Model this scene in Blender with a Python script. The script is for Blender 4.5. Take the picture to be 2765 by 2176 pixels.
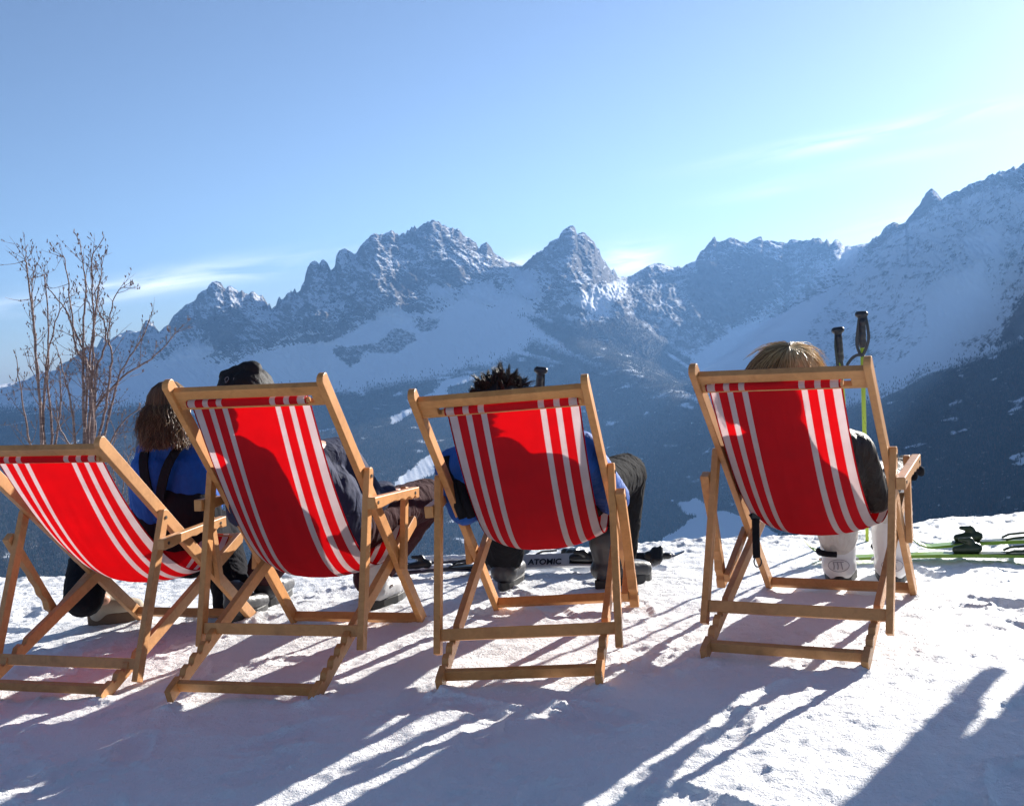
import bpy, bmesh, math, random
import numpy as np
from mathutils import Vector, Matrix, Euler

for o in list(bpy.data.objects): bpy.data.objects.remove(o)
SC = bpy.context.scene
COL = SC.collection
R = math.radians

# ------------------------------------------------------------------ camera
IW, IH, FPX = 2765.0, 2176.0, 3039.0            # photograph size and focal length in its pixels
PITCH, ROLL, CAMH = R(-2.9973), R(-3.9042), 1.0414
cp, sp, cr, sr = math.cos(PITCH), math.sin(PITCH), math.cos(ROLL), math.sin(ROLL)
FWD = Vector((0, cp, sp)); _up = Vector((0, -sp, cp)); _rt = Vector((1, 0, 0))
RT = _rt*cr + _up*sr
UP = -_rt*sr + _up*cr
cam_data = bpy.data.cameras.new('camera')
cam = bpy.data.objects.new('camera', cam_data); COL.objects.link(cam)
cam_data.sensor_fit = 'HORIZONTAL'; cam_data.sensor_width = 36.0
cam_data.lens = FPX/IW*36.0
cam_data.clip_start = 0.05; cam_data.clip_end = 60000
m = Matrix((RT, UP, -FWD)).transposed().to_4x4(); m.translation = (0, 0, CAMH)
cam.matrix_world = m
SC.camera = cam

# ------------------------------------------------------------------ light
SUN_EL, SUN_AZ = R(18.5), R(41.0)               # azimuth from +Y towards +X
sun_dir = Vector((math.sin(SUN_AZ)*math.cos(SUN_EL), math.cos(SUN_AZ)*math.cos(SUN_EL), math.sin(SUN_EL)))
sd = bpy.data.lights.new('sun', 'SUN'); sun = bpy.data.objects.new('sun', sd); COL.objects.link(sun)
sd.energy = 4.5; sd.angle = R(0.5); sd.color = (1.0, 0.95, 0.87)
sun.rotation_euler = sun_dir.to_track_quat('Z', 'Y').to_euler()

world = bpy.data.worlds.new('World'); SC.world = world; world.use_nodes = True
wn, wl = world.node_tree.nodes, world.node_tree.links
wn.clear()
w_out = wn.new('ShaderNodeOutputWorld'); w_bg = wn.new('ShaderNodeBackground')
sky = wn.new('ShaderNodeTexSky'); sky.sky_type = 'NISHITA'; sky.sun_disc = False
sky.sun_elevation = SUN_EL; sky.sun_rotation = SUN_AZ
sky.altitude = 1500; sky.air_density = 1.0; sky.dust_density = 1.2; sky.ozone_density = 4.0
w_bg.inputs[1].default_value = 0.15
SC.view_settings.view_transform = 'Standard'; SC.view_settings.look = 'None'
SC.view_settings.exposure = 1.46; SC.view_settings.gamma = 1.0
SC.render.engine = 'CYCLES'

def wmath(op, a, b=None, c=None):
    n = wn.new('ShaderNodeMath'); n.operation = op
    for i, v in enumerate((a, b, c)):
        if v is None: continue
        if isinstance(v, (int, float)): n.inputs[i].default_value = v
        else: wl.new(v, n.inputs[i])
    return n.outputs[0]
def pix_ray(px, py):
    return (FWD + RT*((px-IW/2)/FPX) - UP*((py-IH/2)/FPX))
def at(px, py, Y):                              # point on the photograph's ray at forward distance Y (metres along +Y)
    d = pix_ray(px, py); t = Y/d.y
    return Vector((0, 0, CAMH)) + d*t
def at_range(px, py, dist):                     # the same by plan distance
    d = pix_ray(px, py); t = dist/math.hypot(d.x, d.y)
    return Vector((0, 0, CAMH)) + d*t
def on_ground(px, py, z=0.0):
    d = pix_ray(px, py); t = (z-CAMH)/d.z
    return Vector((0, 0, CAMH)) + d*t

# thin cirrus in the sky, by direction of the sky vector
tc = wn.new('ShaderNodeTexCoord'); sep = wn.new('ShaderNodeSeparateXYZ'); wl.new(tc.outputs['Generated'], sep.inputs[0])
az_o = wmath('ARCTAN2', sep.outputs[0], sep.outputs[1]); el_o = wmath('ARCSINE', sep.outputs[2])
cmb = wn.new('ShaderNodeCombineXYZ')
wl.new(wmath('MULTIPLY', wmath('ADD', az_o, wmath('MULTIPLY', el_o, 0.5)), 9.0), cmb.inputs[0]); wl.new(wmath('MULTIPLY', wmath('SUBTRACT', el_o, wmath('MULTIPLY', az_o, 0.10)), 70.0), cmb.inputs[1])
nz = wn.new('ShaderNodeTexNoise'); nz.inputs['Scale'].default_value = 1.0; nz.inputs['Detail'].default_value = 6
nz.inputs['Distortion'].default_value = 0.6
wl.new(cmb.outputs[0], nz.inputs['Vector'])
streaks = [(560, 735, 330, 26, .80), (230, 800, 400, 20, .9), (1690, 700, 90, 38, 1.6), (1400, 712, 80, 22, 1.3), (2330, 365, 300, 20, .75), (2560, 320, 160, 16, .6), (2430, 430, 320, 15, .4), (2420, 600, 170, 34, .9), (2060, 520, 170, 14, .3)]
tot = None
for (px, py, hx, hy, amp) in streaks:
    d = pix_ray(px, py).normalized(); a0, e0 = math.atan2(d.x, d.y), math.asin(d.z)
    da = wmath('SUBTRACT', az_o, a0); de = wmath('SUBTRACT', el_o, e0)
    tilt = 0.09
    de2 = wmath('SUBTRACT', de, wmath('MULTIPLY', da, tilt))
    q = wmath('ADD', wmath('POWER', wmath('ABSOLUTE', wmath('DIVIDE', da, hx/FPX)), 2.0), wmath('POWER', wmath('ABSOLUTE', wmath('DIVIDE', de2, hy/FPX)), 2.0))
    g = wmath('MULTIPLY', wmath('EXPONENT', wmath('MULTIPLY', q, -1.0)), amp)
    tot = g if tot is None else wmath('ADD', tot, g)
mr = wn.new('ShaderNodeMapRange'); mr.inputs['From Min'].default_value = 0.36; mr.inputs['From Max'].default_value = 0.72
wl.new(nz.outputs['Fac'], mr.inputs['Value'])
cl_fac = wmath('MINIMUM', wmath('MULTIPLY', tot, mr.outputs[0]), 0.85)
mixw = wn.new('ShaderNodeMix'); mixw.data_type = 'RGBA'
hsv = wn.new('ShaderNodeHueSaturation'); hsv.inputs['Saturation'].default_value = .78; hsv.inputs['Value'].default_value = .28; wl.new(sky.outputs[0], hsv.inputs['Color'])
gam = wn.new('ShaderNodeGamma'); gam.inputs[1].default_value = 1.2; wl.new(hsv.outputs[0], gam.inputs[0])
wl.new(cl_fac, mixw.inputs['Factor']); wl.new(gam.outputs[0], mixw.inputs['A'])
mixw.inputs['B'].default_value = (3.9, 4.0, 4.15, 1)
wl.new(mixw.outputs['Result'], w_bg.inputs[0]); wl.new(w_bg.outputs[0], w_out.inputs[0])

# ------------------------------------------------------------------ helpers
def tag(o, label=None, cat=None, group=None, kind=None):
    if label: o['label'] = label
    if cat: o['category'] = cat
    if group: o['group'] = group
    if kind: o['kind'] = kind
    return o
def empty(name, matrix):
    o = bpy.data.objects.new(name, None); COL.objects.link(o)
    o.empty_display_size = 0.1; o.matrix_world = matrix
    return o
def link_mesh(name, me, mat, parent=None):
    o = bpy.data.objects.new(name, me); COL.objects.link(o)
    for mm in (mat if isinstance(mat, (list, tuple)) else [mat]): me.materials.append(mm)
    if parent is not None: o.parent = parent
    return o
class MB:                                        # collects shapes into one mesh
    def __init__(s): s.v, s.f = [], []
    def add(s, vs, fs):
        b = len(s.v); s.v += [tuple(v) for v in vs]; s.f += [tuple(b+i for i in f) for f in fs]
    def beam(s, p0, p1, side, w, t, off=0.0):     # bar from p0 to p1; w across «side», t across the third direction
        p0, p1 = Vector(p0), Vector(p1); d = (p1-p0).normalized()
        a = Vector(side); a = (a - d*a.dot(d)).normalized(); b = d.cross(a)
        vs = []
        for p in (p0, p1):
            for (i, j) in ((-1, -1), (1, -1), (1, 1), (-1, 1)):
                vs.append(p + a*(w/2*i+off) + b*(t/2*j))
        s.add(vs, [(3, 2, 1, 0), (4, 5, 6, 7), (0, 1, 5, 4), (1, 2, 6, 5), (2, 3, 7, 6), (3, 0, 4, 7)])
    def tube(s, pts, rad, n=8, cap=True):
        pts = [Vector(p) for p in pts]
        rad = rad if isinstance(rad, (list, tuple)) else [rad]*len(pts)
        rings = []; ref = None
        for i, p in enumerate(pts):
            d = (pts[min(i+1, len(pts)-1)] - pts[max(i-1, 0)])
            d = d.normalized() if d.length > 1e-9 else Vector((0, 0, 1))
            if ref is None:
                ref = Vector((1, 0, 0)) if abs(d.x) < .8 else Vector((0, 1, 0))
            a = (ref - d*ref.dot(d)).normalized(); b = d.cross(a); ref = a
            rings.append([p + (a*math.cos(2*math.pi*k/n) + b*math.sin(2*math.pi*k/n))*rad[i] for k in range(n)])
        vs = [v for r_ in rings for v in r_]; fs = []
        for i in range(len(rings)-1):
            for k in range(n):
                k2 = (k+1) % n; fs.append((i*n+k, i*n+k2, (i+1)*n+k2, (i+1)*n+k))
        if cap:
            fs.append(tuple(reversed(range(n)))); fs.append(tuple((len(rings)-1)*n+k for k in range(n)))
        s.add(vs, fs)
    def prism(s, outline, n0, n1):                # outline: 3-D points of one face, extruded from +n0 to +n1
        k = len(outline); vs = [Vector(p)+Vector(n0) for p in outline] + [Vector(p)+Vector(n1) for p in outline]
        fs = [tuple(reversed(range(k))), tuple(range(k, 2*k))] + [(i, (i+1) % k, k+(i+1) % k, k+i) for i in range(k)]
        s.add(vs, fs)
    def mesh(s, name):
        me = bpy.data.meshes.new(name); me.from_pydata([tuple(v) for v in s.v], [], s.f)
        bm = bmesh.new(); bm.from_mesh(me); bmesh.ops.recalc_face_normals(bm, faces=bm.faces); bm.to_mesh(me); bm.free()
        return me
    def build(s, name, mat, parent=None, bevel=0.0, smooth=False, seg=2):
        me = s.mesh(name); o = link_mesh(name, me, mat, parent)
        if smooth: me.shade_smooth()
        if bevel:
            b = o.modifiers.new('bevel', 'BEVEL'); b.width = bevel; b.segments = seg; b.limit_method = 'ANGLE'; b.angle_limit = R(40)
        return o
def np_mesh(name, V, F, smooth=True):
    me = bpy.data.meshes.new(name)
    V = np.asarray(V, dtype=np.float32); F = np.asarray(F, dtype=np.int32)
    k = F.shape[1]
    me.vertices.add(len(V)); me.vertices.foreach_set('co', V.ravel())
    me.loops.add(F.size); me.loops.foreach_set('vertex_index', F.ravel())
    me.polygons.add(len(F)); me.polygons.foreach_set('loop_start', np.arange(0, F.size, k, dtype=np.int32))
    me.polygons.foreach_set('loop_total', np.full(len(F), k, dtype=np.int32))
    if smooth: me.polygons.foreach_set('use_smooth', np.ones(len(F), dtype=bool))
    me.update(calc_edges=True); me.validate()
    return me
def grid_faces(nu, nv):                           # vertices indexed i*nv+j
    i, j = np.meshgrid(np.arange(nu-1), np.arange(nv-1), indexing='ij')
    a = (i*nv+j).ravel()
    return np.stack([a, a+nv, a+nv+1, a+1], 1)
def set_attr(me, name, arr):
    a = me.attributes.new(name, 'FLOAT', 'POINT'); a.data.foreach_set('value', np.asarray(arr, dtype=np.float32).ravel())
# gradient noise in numpy
_prng = np.random.RandomState(7)
_perm = _prng.permutation(1024).astype(np.int64)
_grad = _prng.normal(size=(1024, 3)); _grad /= np.linalg.norm(_grad, axis=1)[:, None]
def perlin(x, y, z=None):
    x = np.asarray(x, float); y = np.asarray(y, float); z = np.zeros_like(x) if z is None else np.broadcast_to(np.asarray(z, float), x.shape)
    xi, yi, zi = np.floor(x).astype(np.int64), np.floor(y).astype(np.int64), np.floor(z).astype(np.int64)
    xf, yf, zf = x-xi, y-yi, z-zi
    f = lambda t: t*t*t*(t*(t*6-15)+10)
    u, v, w = f(xf), f(yf), f(zf); out = 0
    for dx in (0, 1):
        for dy in (0, 1):
            for dz in (0, 1):
                h = _perm[(_perm[(_perm[(xi+dx) & 1023]+yi+dy) & 1023]+zi+dz) & 1023]
                g = _grad[h]
                dot = g[..., 0]*(xf-dx) + g[..., 1]*(yf-dy) + g[..., 2]*(zf-dz)
                out = out + dot*(u if dx else 1-u)*(v if dy else 1-v)*(w if dz else 1-w)
    return out*1.5
def fbm(x, y, z=None, oct=5, gain=.5, lac=2.03, ridged=False):
    a, s, tot = 1.0, 0.0, 0.0
    for k in range(oct):
        n = perlin(x+17.3*k, y-9.1*k, None if z is None else z+3.7*k)
        if ridged: n = 1-2*np.abs(n)
        s = s + a*n; tot += a; a *= gain; x = x*lac; y = y*lac
        if z is not None: z = z*lac
    return s/tot
def sstep(a, b, x):
    t = np.clip((x-a)/(b-a), 0, 1); return t*t*(3-2*t)
def poly_dist(px, py, poly):                      # signed distance to a polygon, positive inside
    P = np.asarray(poly, float); d2 = np.full(px.shape, 1e18); inside = np.zeros(px.shape, bool)
    for i in range(len(P)):
        x0, y0 = P[i]; x1, y1 = P[(i+1) % len(P)]
        ex, ey = x1-x0, y1-y0; t = np.clip(((px-x0)*ex+(py-y0)*ey)/(ex*ex+ey*ey+1e-12), 0, 1)
        d2 = np.minimum(d2, (px-x0-t*ex)**2+(py-y0-t*ey)**2)
        c = ((y0 <= py) & (y1 > py)) | ((y1 <= py) & (y0 > py))
        with np.errstate(divide='ignore', invalid='ignore'):
            xi = x0+(py-y0)*ex/(ey if ey != 0 else 1e-12)
        inside ^= c & (px < xi)
    d = np.sqrt(d2); return np.where(inside, d, -d)

# ------------------------------------------------------------------ materials
class NT:
    def __init__(s, name):
        s.m = bpy.data.materials.new(name); s.m.use_nodes = True; s.t = s.m.node_tree; s.t.nodes.clear()
        s.out = s.n('ShaderNodeOutputMaterial')
    def n(s, typ, **kw):
        nd = s.t.nodes.new(typ)
        for k, v in kw.items(): setattr(nd, k, v)
        return nd
    def l(s, a, b): s.t.links.new(a, b)
    def setin(s, nd, key, v):
        if v is None: return
        if hasattr(v, 'is_output') or isinstance(v, bpy.types.NodeSocket): s.l(v, nd.inputs[key])
        else: nd.inputs[key].default_value = v
    def math(s, op, a, b=None, c=None):
        nd = s.n('ShaderNodeMath', operation=op)
        for i, v in enumerate((a, b, c)): s.setin(nd, i, v)
        return nd.outputs[0]
    def noise(s, scale, detail=4, vec=None, dist=0.0, rough=.5):
        nd = s.n('ShaderNodeTexNoise'); nd.inputs['Scale'].default_value = scale; nd.inputs['Detail'].default_value = detail
        nd.inputs['Distortion'].default_value = dist; nd.inputs['Roughness'].default_value = rough
        if vec is not None: s.l(vec, nd.inputs['Vector'])
        return nd.outputs['Fac']
    def coord(s, kind='Object', scale=(1, 1, 1)):
        t = s.n('ShaderNodeTexCoord'); mp = s.n('ShaderNodeMapping'); mp.inputs['Scale'].default_value = scale
        s.l(t.outputs[kind], mp.inputs[0]); return mp.outputs[0]
    def ramp(s, fac, stops):
        nd = s.n('ShaderNodeValToRGB'); s.l(fac, nd.inputs[0]); el = nd.color_ramp.elements
        while len(el) < len(stops): el.new(.5)
        for e, (p, c) in zip(el, stops):
            e.position = p; e.color = (*c, 1) if len(c) == 3 else c
        return nd.outputs[0]
    def rng(s, v, a, b, c=0.0, d=1.0):
        nd = s.n('ShaderNodeMapRange'); s.setin(nd, 'Value', v)
        for k, q in (('From Min', a), ('From Max', b), ('To Min', c), ('To Max', d)): nd.inputs[k].default_value = q
        return nd.outputs[0]
    def mix(s, fac, a, b):
        nd = s.n('ShaderNodeMix', data_type='RGBA')
        s.setin(nd, 'Factor', fac)
        for k, v in (('A', a), ('B', b)):
            if isinstance(v, tuple): nd.inputs[k].default_value = (*v, 1) if len(v) == 3 else v
            else: s.l(v, nd.inputs[k])
        return nd.outputs['Result']
    def attr(s, name):
        nd = s.n('ShaderNodeAttribute', attribute_name=name); return nd.outputs['Fac']
    def bump(s, h, strength=.3, dist=.01):
        nd = s.n('ShaderNodeBump'); nd.inputs['Strength'].default_value = strength; nd.inputs['Distance'].default_value = dist
        s.l(h, nd.inputs['Height']); return nd.outputs[0]
    def principled(s, col, rough=.6, normal=None, spec=.5, **kw):
        p = s.n('ShaderNodeBsdfPrincipled')
        if isinstance(col, tuple): p.inputs['Base Color'].default_value = (*col, 1)
        else: s.l(col, p.inputs['Base Color'])
        s.setin(p, 'Roughness', rough); p.inputs['Specular IOR Level'].default_value = spec
        if normal is not None: s.l(normal, p.inputs['Normal'])
        for k, v in kw.items(): s.setin(p, k.replace('_', ' '), v)
        return p.outputs[0]
    def done(s, sh): s.l(sh, s.out.inputs[0]); return s.m
def plain(name, col, rough=.6, var=.15, scale=40, bump=0.0, spec=.4, metal=0.0, stretch=(1, 1, 1)):
    t = NT(name); c = t.coord('Object', stretch)
    f = t.noise(scale, 4, c)
    cc = t.mix(f, tuple(v*(1-var) for v in col), tuple(min(1, v*(1+var)) for v in col))
    nr = t.bump(t.noise(scale*2.3, 4, c), bump, .004) if bump else None
    return t.done(t.principled(cc, rough, nr, spec, Metallic=metal))
def fabric(name, col, rough=.75, weave=500, fold=9, bump=.35, spec=.2, var=.25, sheen=.0):
    t = NT(name); c = t.coord('Object'); st = t.coord('Object', (1, 1, .35))
    f = t.noise(30, 5, c); cc = t.mix(f, tuple(v*(1-var) for v in col), tuple(min(1, v*(1+var)) for v in col))
    h = t.math('ADD', t.math('MULTIPLY', t.noise(fold*3, 3, st, 1.0), 1.0), t.math('MULTIPLY', t.noise(weave, 2, c), .06))
    return t.done(t.principled(cc, rough, t.bump(h, bump, .03), spec, Sheen_Weight=sheen))

# ================================================================== THE SETTING: mountains across the valley
def line_fn(pts, dist):                           # traced line -> (plan distance, elevation) by azimuth
    A, E, D = [], [], []
    dx, dd = zip(*dist) if isinstance(dist, list) else ((0,), (dist,))
    for (px, py) in pts:
        d = pix_ray(px, py); A.append(math.atan2(d.x, d.y)); E.append(d.z/math.hypot(d.x, d.y)); D.append(np.interp(px, dx, dd))
    return np.array(A), np.array(E), np.array(D)
SKY = [(-300,1130),(-150,1085),(-60,1060),(0,1040),(75,1025),(106,1005),(150,1001),(165,985),(190,972),(205,963),(222,945),(240,935),(262,940),(272,920),(280,908),(292,925),(305,915),(328,902),(345,893),(365,898),(380,895),(388,878),(394,868),(402,866),(415,878),(430,900),(442,888),(455,880),(462,868),(470,855),(485,842),(505,825),(520,820),(530,812),(535,800),(548,790),(560,785),(566,774),(572,768),(585,764),(597,770),(604,780),(610,785),(618,777),(625,778),(640,788),(647,795),(653,788),(660,796),(672,800),(678,793),(685,793),(700,803),(708,800),(715,812),(724,826),(730,822),(733,840),(738,833),(745,830),(751,812),(755,805),(760,814),(768,810),(776,797),(783,796),(786,788),(790,796),(794,786),(797,782),(801,795),(811,790),(816,775),(822,765),(826,745),(831,728),(838,716),(845,711),(851,711),(857,715),(862,722),(868,710),(873,708),(880,713),(885,718),(890,728),(894,737),(899,732),(905,725),(907,708),(909,696),(917,682),(925,679),(935,680),(948,687),(958,693),(963,690),(968,680),(975,672),(982,662),(990,655),(1002,645),(1010,640),(1018,637),(1025,642),(1030,638),(1036,640),(1042,636),(1050,635),(1056,630),(1063,632),(1068,640),(1072,637),(1078,645),(1084,638),(1090,633),(1096,636),(1100,627),(1106,630),(1112,620),(1116,624),(1121,616),(1125,625),(1130,623),(1138,616),(1145,610),(1150,612),(1155,605),(1160,608),(1166,602),(1172,603),(1178,606),(1184,604),(1190,608),(1194,613),(1200,611),(1205,617),(1213,620),(1218,624),(1222,620),(1230,626),(1235,622),(1241,627),(1248,638),(1255,645),(1262,648),(1267,646),(1272,653),(1280,658),(1285,660),(1290,670),(1294,678),(1297,670),(1302,665),(1308,663),(1315,660),(1320,666),(1328,675),(1334,688),(1340,692),(1345,695),(1355,700),(1375,710),(1395,718),(1410,724),(1422,714),(1432,703),(1440,695),(1446,694),(1450,686),(1455,686),(1460,682),(1466,683),(1470,675),(1478,672),(1485,660),(1497,653),(1510,650),(1514,638),(1520,630),(1535,621),(1541,617),(1547,618),(1553,622),(1557,634),(1559,642),(1563,636),(1568,637),(1573,634),(1580,636),(1586,645),(1591,647),(1598,655),(1605,660),(1610,672),(1614,677),(1619,678),(1622,695),(1628,705),(1635,712),(1642,724),(1650,732),(1654,734),(1657,729),(1662,737),(1666,747),(1675,752),(1700,748),(1715,741),(1730,733),(1745,725),(1760,718),(1770,715),(1778,714),(1800,720),(1812,723),(1825,726),(1833,722),(1840,728),(1850,720),(1860,715),(1878,708),(1882,700),(1888,690),(1894,682),(1902,678),(1908,668),(1915,660),(1921,655),(1926,646),(1931,644),(1935,656),(1945,657),(1955,655),(1963,651),(1970,647),(1980,648),(1988,650),(1997,655),(2005,658),(2020,660),(2028,654),(2035,650),(2043,647),(2050,644),(2057,645),(2060,656),(2067,656),(2075,653),(2088,655),(2100,658),(2112,657),(2125,660),(2132,652),(2140,650),(2152,652),(2165,655),(2178,653),(2190,652),(2196,648),(2202,650),(2210,647),(2216,650),(2222,657),(2227,659),(2231,651),(2236,653),(2240,664),(2246,664),(2252,655),(2258,651),(2264,652),(2268,656),(2274,664),(2280,670),(2290,668),(2300,671),(2320,666),(2345,662),(2352,654),(2357,645),(2361,648),(2366,642),(2370,646),(2374,640),(2379,638),(2385,625),(2393,617),(2400,612),(2408,607),(2415,605),(2421,608),(2428,613),(2437,608),(2445,605),(2455,591),(2465,580),(2475,566),(2480,560),(2485,554),(2493,540),(2500,530),(2506,523),(2512,518),(2518,517),(2522,523),(2528,525),(2536,537),(2545,547),(2550,540),(2555,535),(2563,530),(2575,523),(2583,521),(2590,524),(2600,517),(2610,512),(2622,506),(2635,501),(2648,497),(2656,499),(2668,487),(2680,481),(2688,484),(2698,473),(2708,470),(2716,475),(2728,468),(2738,459),(2748,461),(2765,450),(2850,440),(2950,420),(3100,400)]
SKYD = [(-300,8800),(75,9000),(585,8300),(845,7900),(1172,8300),(1410,8300),(1545,8350),(1675,8600),(1780,8800),(2050,9300),(2300,9200),(2360,8700),(2515,7700),(2635,7200),(2850,6600),(3100,6200)]
FOOT = [(-300,1160),(75,1085),(300,1010),(450,968),(560,960),(700,935),(800,905),(950,870),(1100,835),(1230,800),(1330,805),(1450,815),(1560,815),(1700,845),(1850,890),(2000,880),(2150,860),(2300,790),(2450,775),(2600,765),(2765,745),(3100,740)]
FOOTD = [(x, d-(1150 if x > 2340 else 1250)) for x, d in SKYD]
TREE = [(-300,1210),(75,1120),(300,1090),(600,1075),(900,1060),(1100,1030),(1300,990),(1450,1000),(1600,1015),(1800,1040),(1900,1060),(2100,1065),(2300,1050),(2500,1000),(2765,930),(3100,860)]
VAL = [(-300,1420),(75,1400),(900,1385),(1400,1385),(1700,1395),(1850,1375),(2050,1370),(2200,1400),(2765,1380),(3100,1340)]
BOT = [(-300,1640),(75,1610),(1400,1570),(2100,1540),(2765,1500),(3100,1480)]
def extended(pts, dist, tail):                    # unseen range right of the frame, added tall to shade the valley
    A, E, D = line_fn(pts, dist)
    ta, te, td = tail
    A = np.concatenate([[R(-60)], A, np.array(ta)]); E = np.concatenate([[E[0]], E, np.array(te)]); D = np.concatenate([[D[0]], D, np.array(td)])
    return A, E, D
TA = [R(34), R(41), R(50), R(62), R(80)]
L_sky = extended(SKY, SKYD, (TA, [.215, .262, .262, .235, .20], [5900, 5700, 5400, 5200, 5000]))
L_foot = extended(FOOT, FOOTD, (TA, [.06, .06, .05, .05, .05], [4900, 4600, 4400, 4200, 4000]))
L_tree = extended(TREE, [(-300,6900),(900,6300),(1400,6350),(2000,6700),(2500,5600),(3100,4800)], (TA, [-.02]*5, [4200, 4000, 3900, 3700, 3500]))
L_val = extended(VAL, [(-300,4200),(1400,4100),(1900,4300),(2400,3900),(3100,3500)], (TA, [-.18]*5, [3200, 3100, 3000, 3000, 3000]))
L_bot = extended(BOT, 3300, (TA, [-.235]*5, [2500]*5))
az = np.concatenate([np.linspace(R(-44), R(-26.2), 40), np.linspace(R(-26), R(27), 1280), np.linspace(R(27.3), R(78), 170)])
def ev(L, j=0): return np.interp(az, L[0], L[2]), np.interp(az, L[0], L[1])
def smooth(a, k): 
    w = np.hanning(k); w /= w.sum(); return np.convolve(np.pad(a, k//2, 'edge'), w, 'valid')[:len(a)]
ctrl_r, ctrl_z = [], []
for rr, zz in ((26, -11.0), (140, -62), (600, -235), (1400, -470), (2300, -640)):
    ctrl_r.append(np.full(len(az), float(rr))); ctrl_z.append(np.full(len(az), float(zz)))
for L, k in ((L_bot, 41), (L_val, 41), (L_tree, 31), (L_foot, 21), (L_sky, 1)):
    d, e = ev(L)
    if k > 1: d, e = smooth(d, k), smooth(e, k)
    else:
        d = smooth(d, 41); e_raw = e; e = smooth(e, 25); crest_dz = d*(e_raw-e)
    ctrl_r.append(d); ctrl_z.append(CAMH+d*e)
ctrl_r.append(ctrl_r[-1]+900); ctrl_z.append(ctrl_z[-1]-700)
ctrl_r.append(ctrl_r[-1]+1500); ctrl_z.append(ctrl_z[-1]*0-700)
rows = [(0, 6), (1, 6), (2, 8), (3, 8), (4, 14), (5, 60), (6, 130), (7, 110), (8, 190), (9, 10), (10, 5)]
vv = np.concatenate([np.linspace(k, k+1, n, endpoint=False) for k, n in rows] + [[11.0]])
def interp_rows(C):                               # monotone-ish cubic across the control lines
    C = np.stack(C, 0); K = C.shape[0]; out = np.empty((len(vv), C.shape[1]))
    dl = C[1:]-C[:-1]; mS = np.zeros_like(C); mS[0] = dl[0]; mS[-1] = dl[-1]
    s_ = np.sign(dl[1:])*(np.sign(dl[1:]) == np.sign(dl[:-1])); mS[1:-1] = s_*2*np.abs(dl[1:]*dl[:-1])/(np.abs(dl[1:])+np.abs(dl[:-1])+1e-9)
    mS[9] = dl[8]*.9                               # stay steep right up to the crest
    for i, v in enumerate(vv):
        k = min(int(v), K-2); t = v-k
        h00, h10, h01, h11 = 2*t**3-3*t**2+1, t**3-2*t**2+t, -2*t**3+3*t**2, t**3-t**2
        m1 = mS[k+1] if k+1 != 9 or k == 8 else dl[9]
        m0 = mS[k] if k != 9 else dl[9]
        out[i] = h00*C[k]+h10*m0+h01*C[k+1]+h11*m1
    return out
RR, ZZ = interp_rows(ctrl_r), interp_rows(ctrl_z)
ZZ = ZZ + crest_dz[None]*np.where(vv[:, None] <= 9, sstep(8.55, 9.0, vv[:, None]), 1-sstep(9, 9.6, vv[:, None]))
V2 = np.repeat(vv[:, None], len(az), 1); A2 = np.repeat(az[None, :], len(vv), 0)
S = A2*7000.0                                     # arc length
VN = V2 + .30*fbm(S/420, V2*1.3, oct=4)*(1-sstep(8.5, 8.9, V2))
zone_wall = sstep(7.75, 8.25, VN)*(1-sstep(9.0, 9.3, V2))
zone_apr = sstep(6.9, 7.2, V2)*(1-sstep(7.75, 8.2, VN))
zone_for = sstep(4.6, 5.4, V2)*(1-sstep(6.9, 7.2, V2))
crest = 1-sstep(.0, .12, 9-V2)*(V2 < 9)
wx = fbm(S/900, ZZ/700, oct=3)*260; wz = fbm(S/800+31, ZZ/800+7, oct=3)*200
slant = (ZZ*.35)*np.sign(fbm(S/2600+5, ZZ*0+.3, oct=2))
g1 = fbm((S+wx+slant)/620, (ZZ+wz)/1500, oct=2, ridged=True)
g2 = fbm((S+wx*.8+slant*1.1)/150, (ZZ+wz)/270, oct=4, gain=.55, ridged=True)
g3 = fbm((S+wx*.5+slant)/42, (ZZ+wz*.4)/62, oct=4, gain=.6, ridged=True)
ledge = fbm((S+wx)/500, (ZZ+wz*.5+S*.18)/75, oct=3, ridged=True)
disp = zone_wall*(200*g1*(1-crest*.6) + 125*g2 + 34*g3 + 9*ledge)
disp += zone_apr*(20*g1 + 14*g2 + 8*g3)
disp += zone_for*(130*fbm(S/900, RR/900, oct=3) + 40*g2)
calm = sstep(-.088, -.06, A2)*(1-sstep(.012, .04, A2))*sstep(6.8, 7.2, V2)*(1-sstep(8.2, 8.6, V2))
disp *= 1-.55*calm
RR2 = RR - disp*np.where(A2 > R(27), .6, 1.0)
ZZ2 = ZZ + zone_wall*(14*g3*(1-crest)+6*g3*crest) + zone_apr*6*g3
# a rounded forested spur runs down from the middle of the range towards the valley
PX = RR2*np.sin(A2); PY = RR2*np.cos(A2)
def spur(ZZ2, pts, slope, soft):
    P = [at_range(px, py, d) for px, py, d in pts]
    best = np.full(PX.shape, -1e9)
    for a, b in zip(P[:-1], P[1:]):
        ex, ey = b.x-a.x, b.y-a.y
        t = np.clip(((PX-a.x)*ex+(PY-a.y)*ey)/(ex*ex+ey*ey), 0, 1)
        dd = np.hypot(PX-a.x-t*ex, PY-a.y-t*ey)
        best = np.maximum(best, a.z+(b.z-a.z)*t - slope*(np.sqrt(dd*dd+120**2)-120))
    best = best + 30*fbm(PX/420, PY/420, oct=4)*sstep(0, 1, zone_for+zone_apr)
    k = soft; hh = np.clip(.5+.5*(best-ZZ2)/k, 0, 1)
    return ZZ2*(1-hh)+best*hh+k*hh*(1-hh)
ZZ2 = spur(ZZ2, [(1300,812,7500),(1390,842,7330),(1440,872,7150),(1530,915,6800),(1640,972,6350),(1760,1028,5900),(1870,1085,5400),(1990,1190,4900)], .5, 40)
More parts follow.
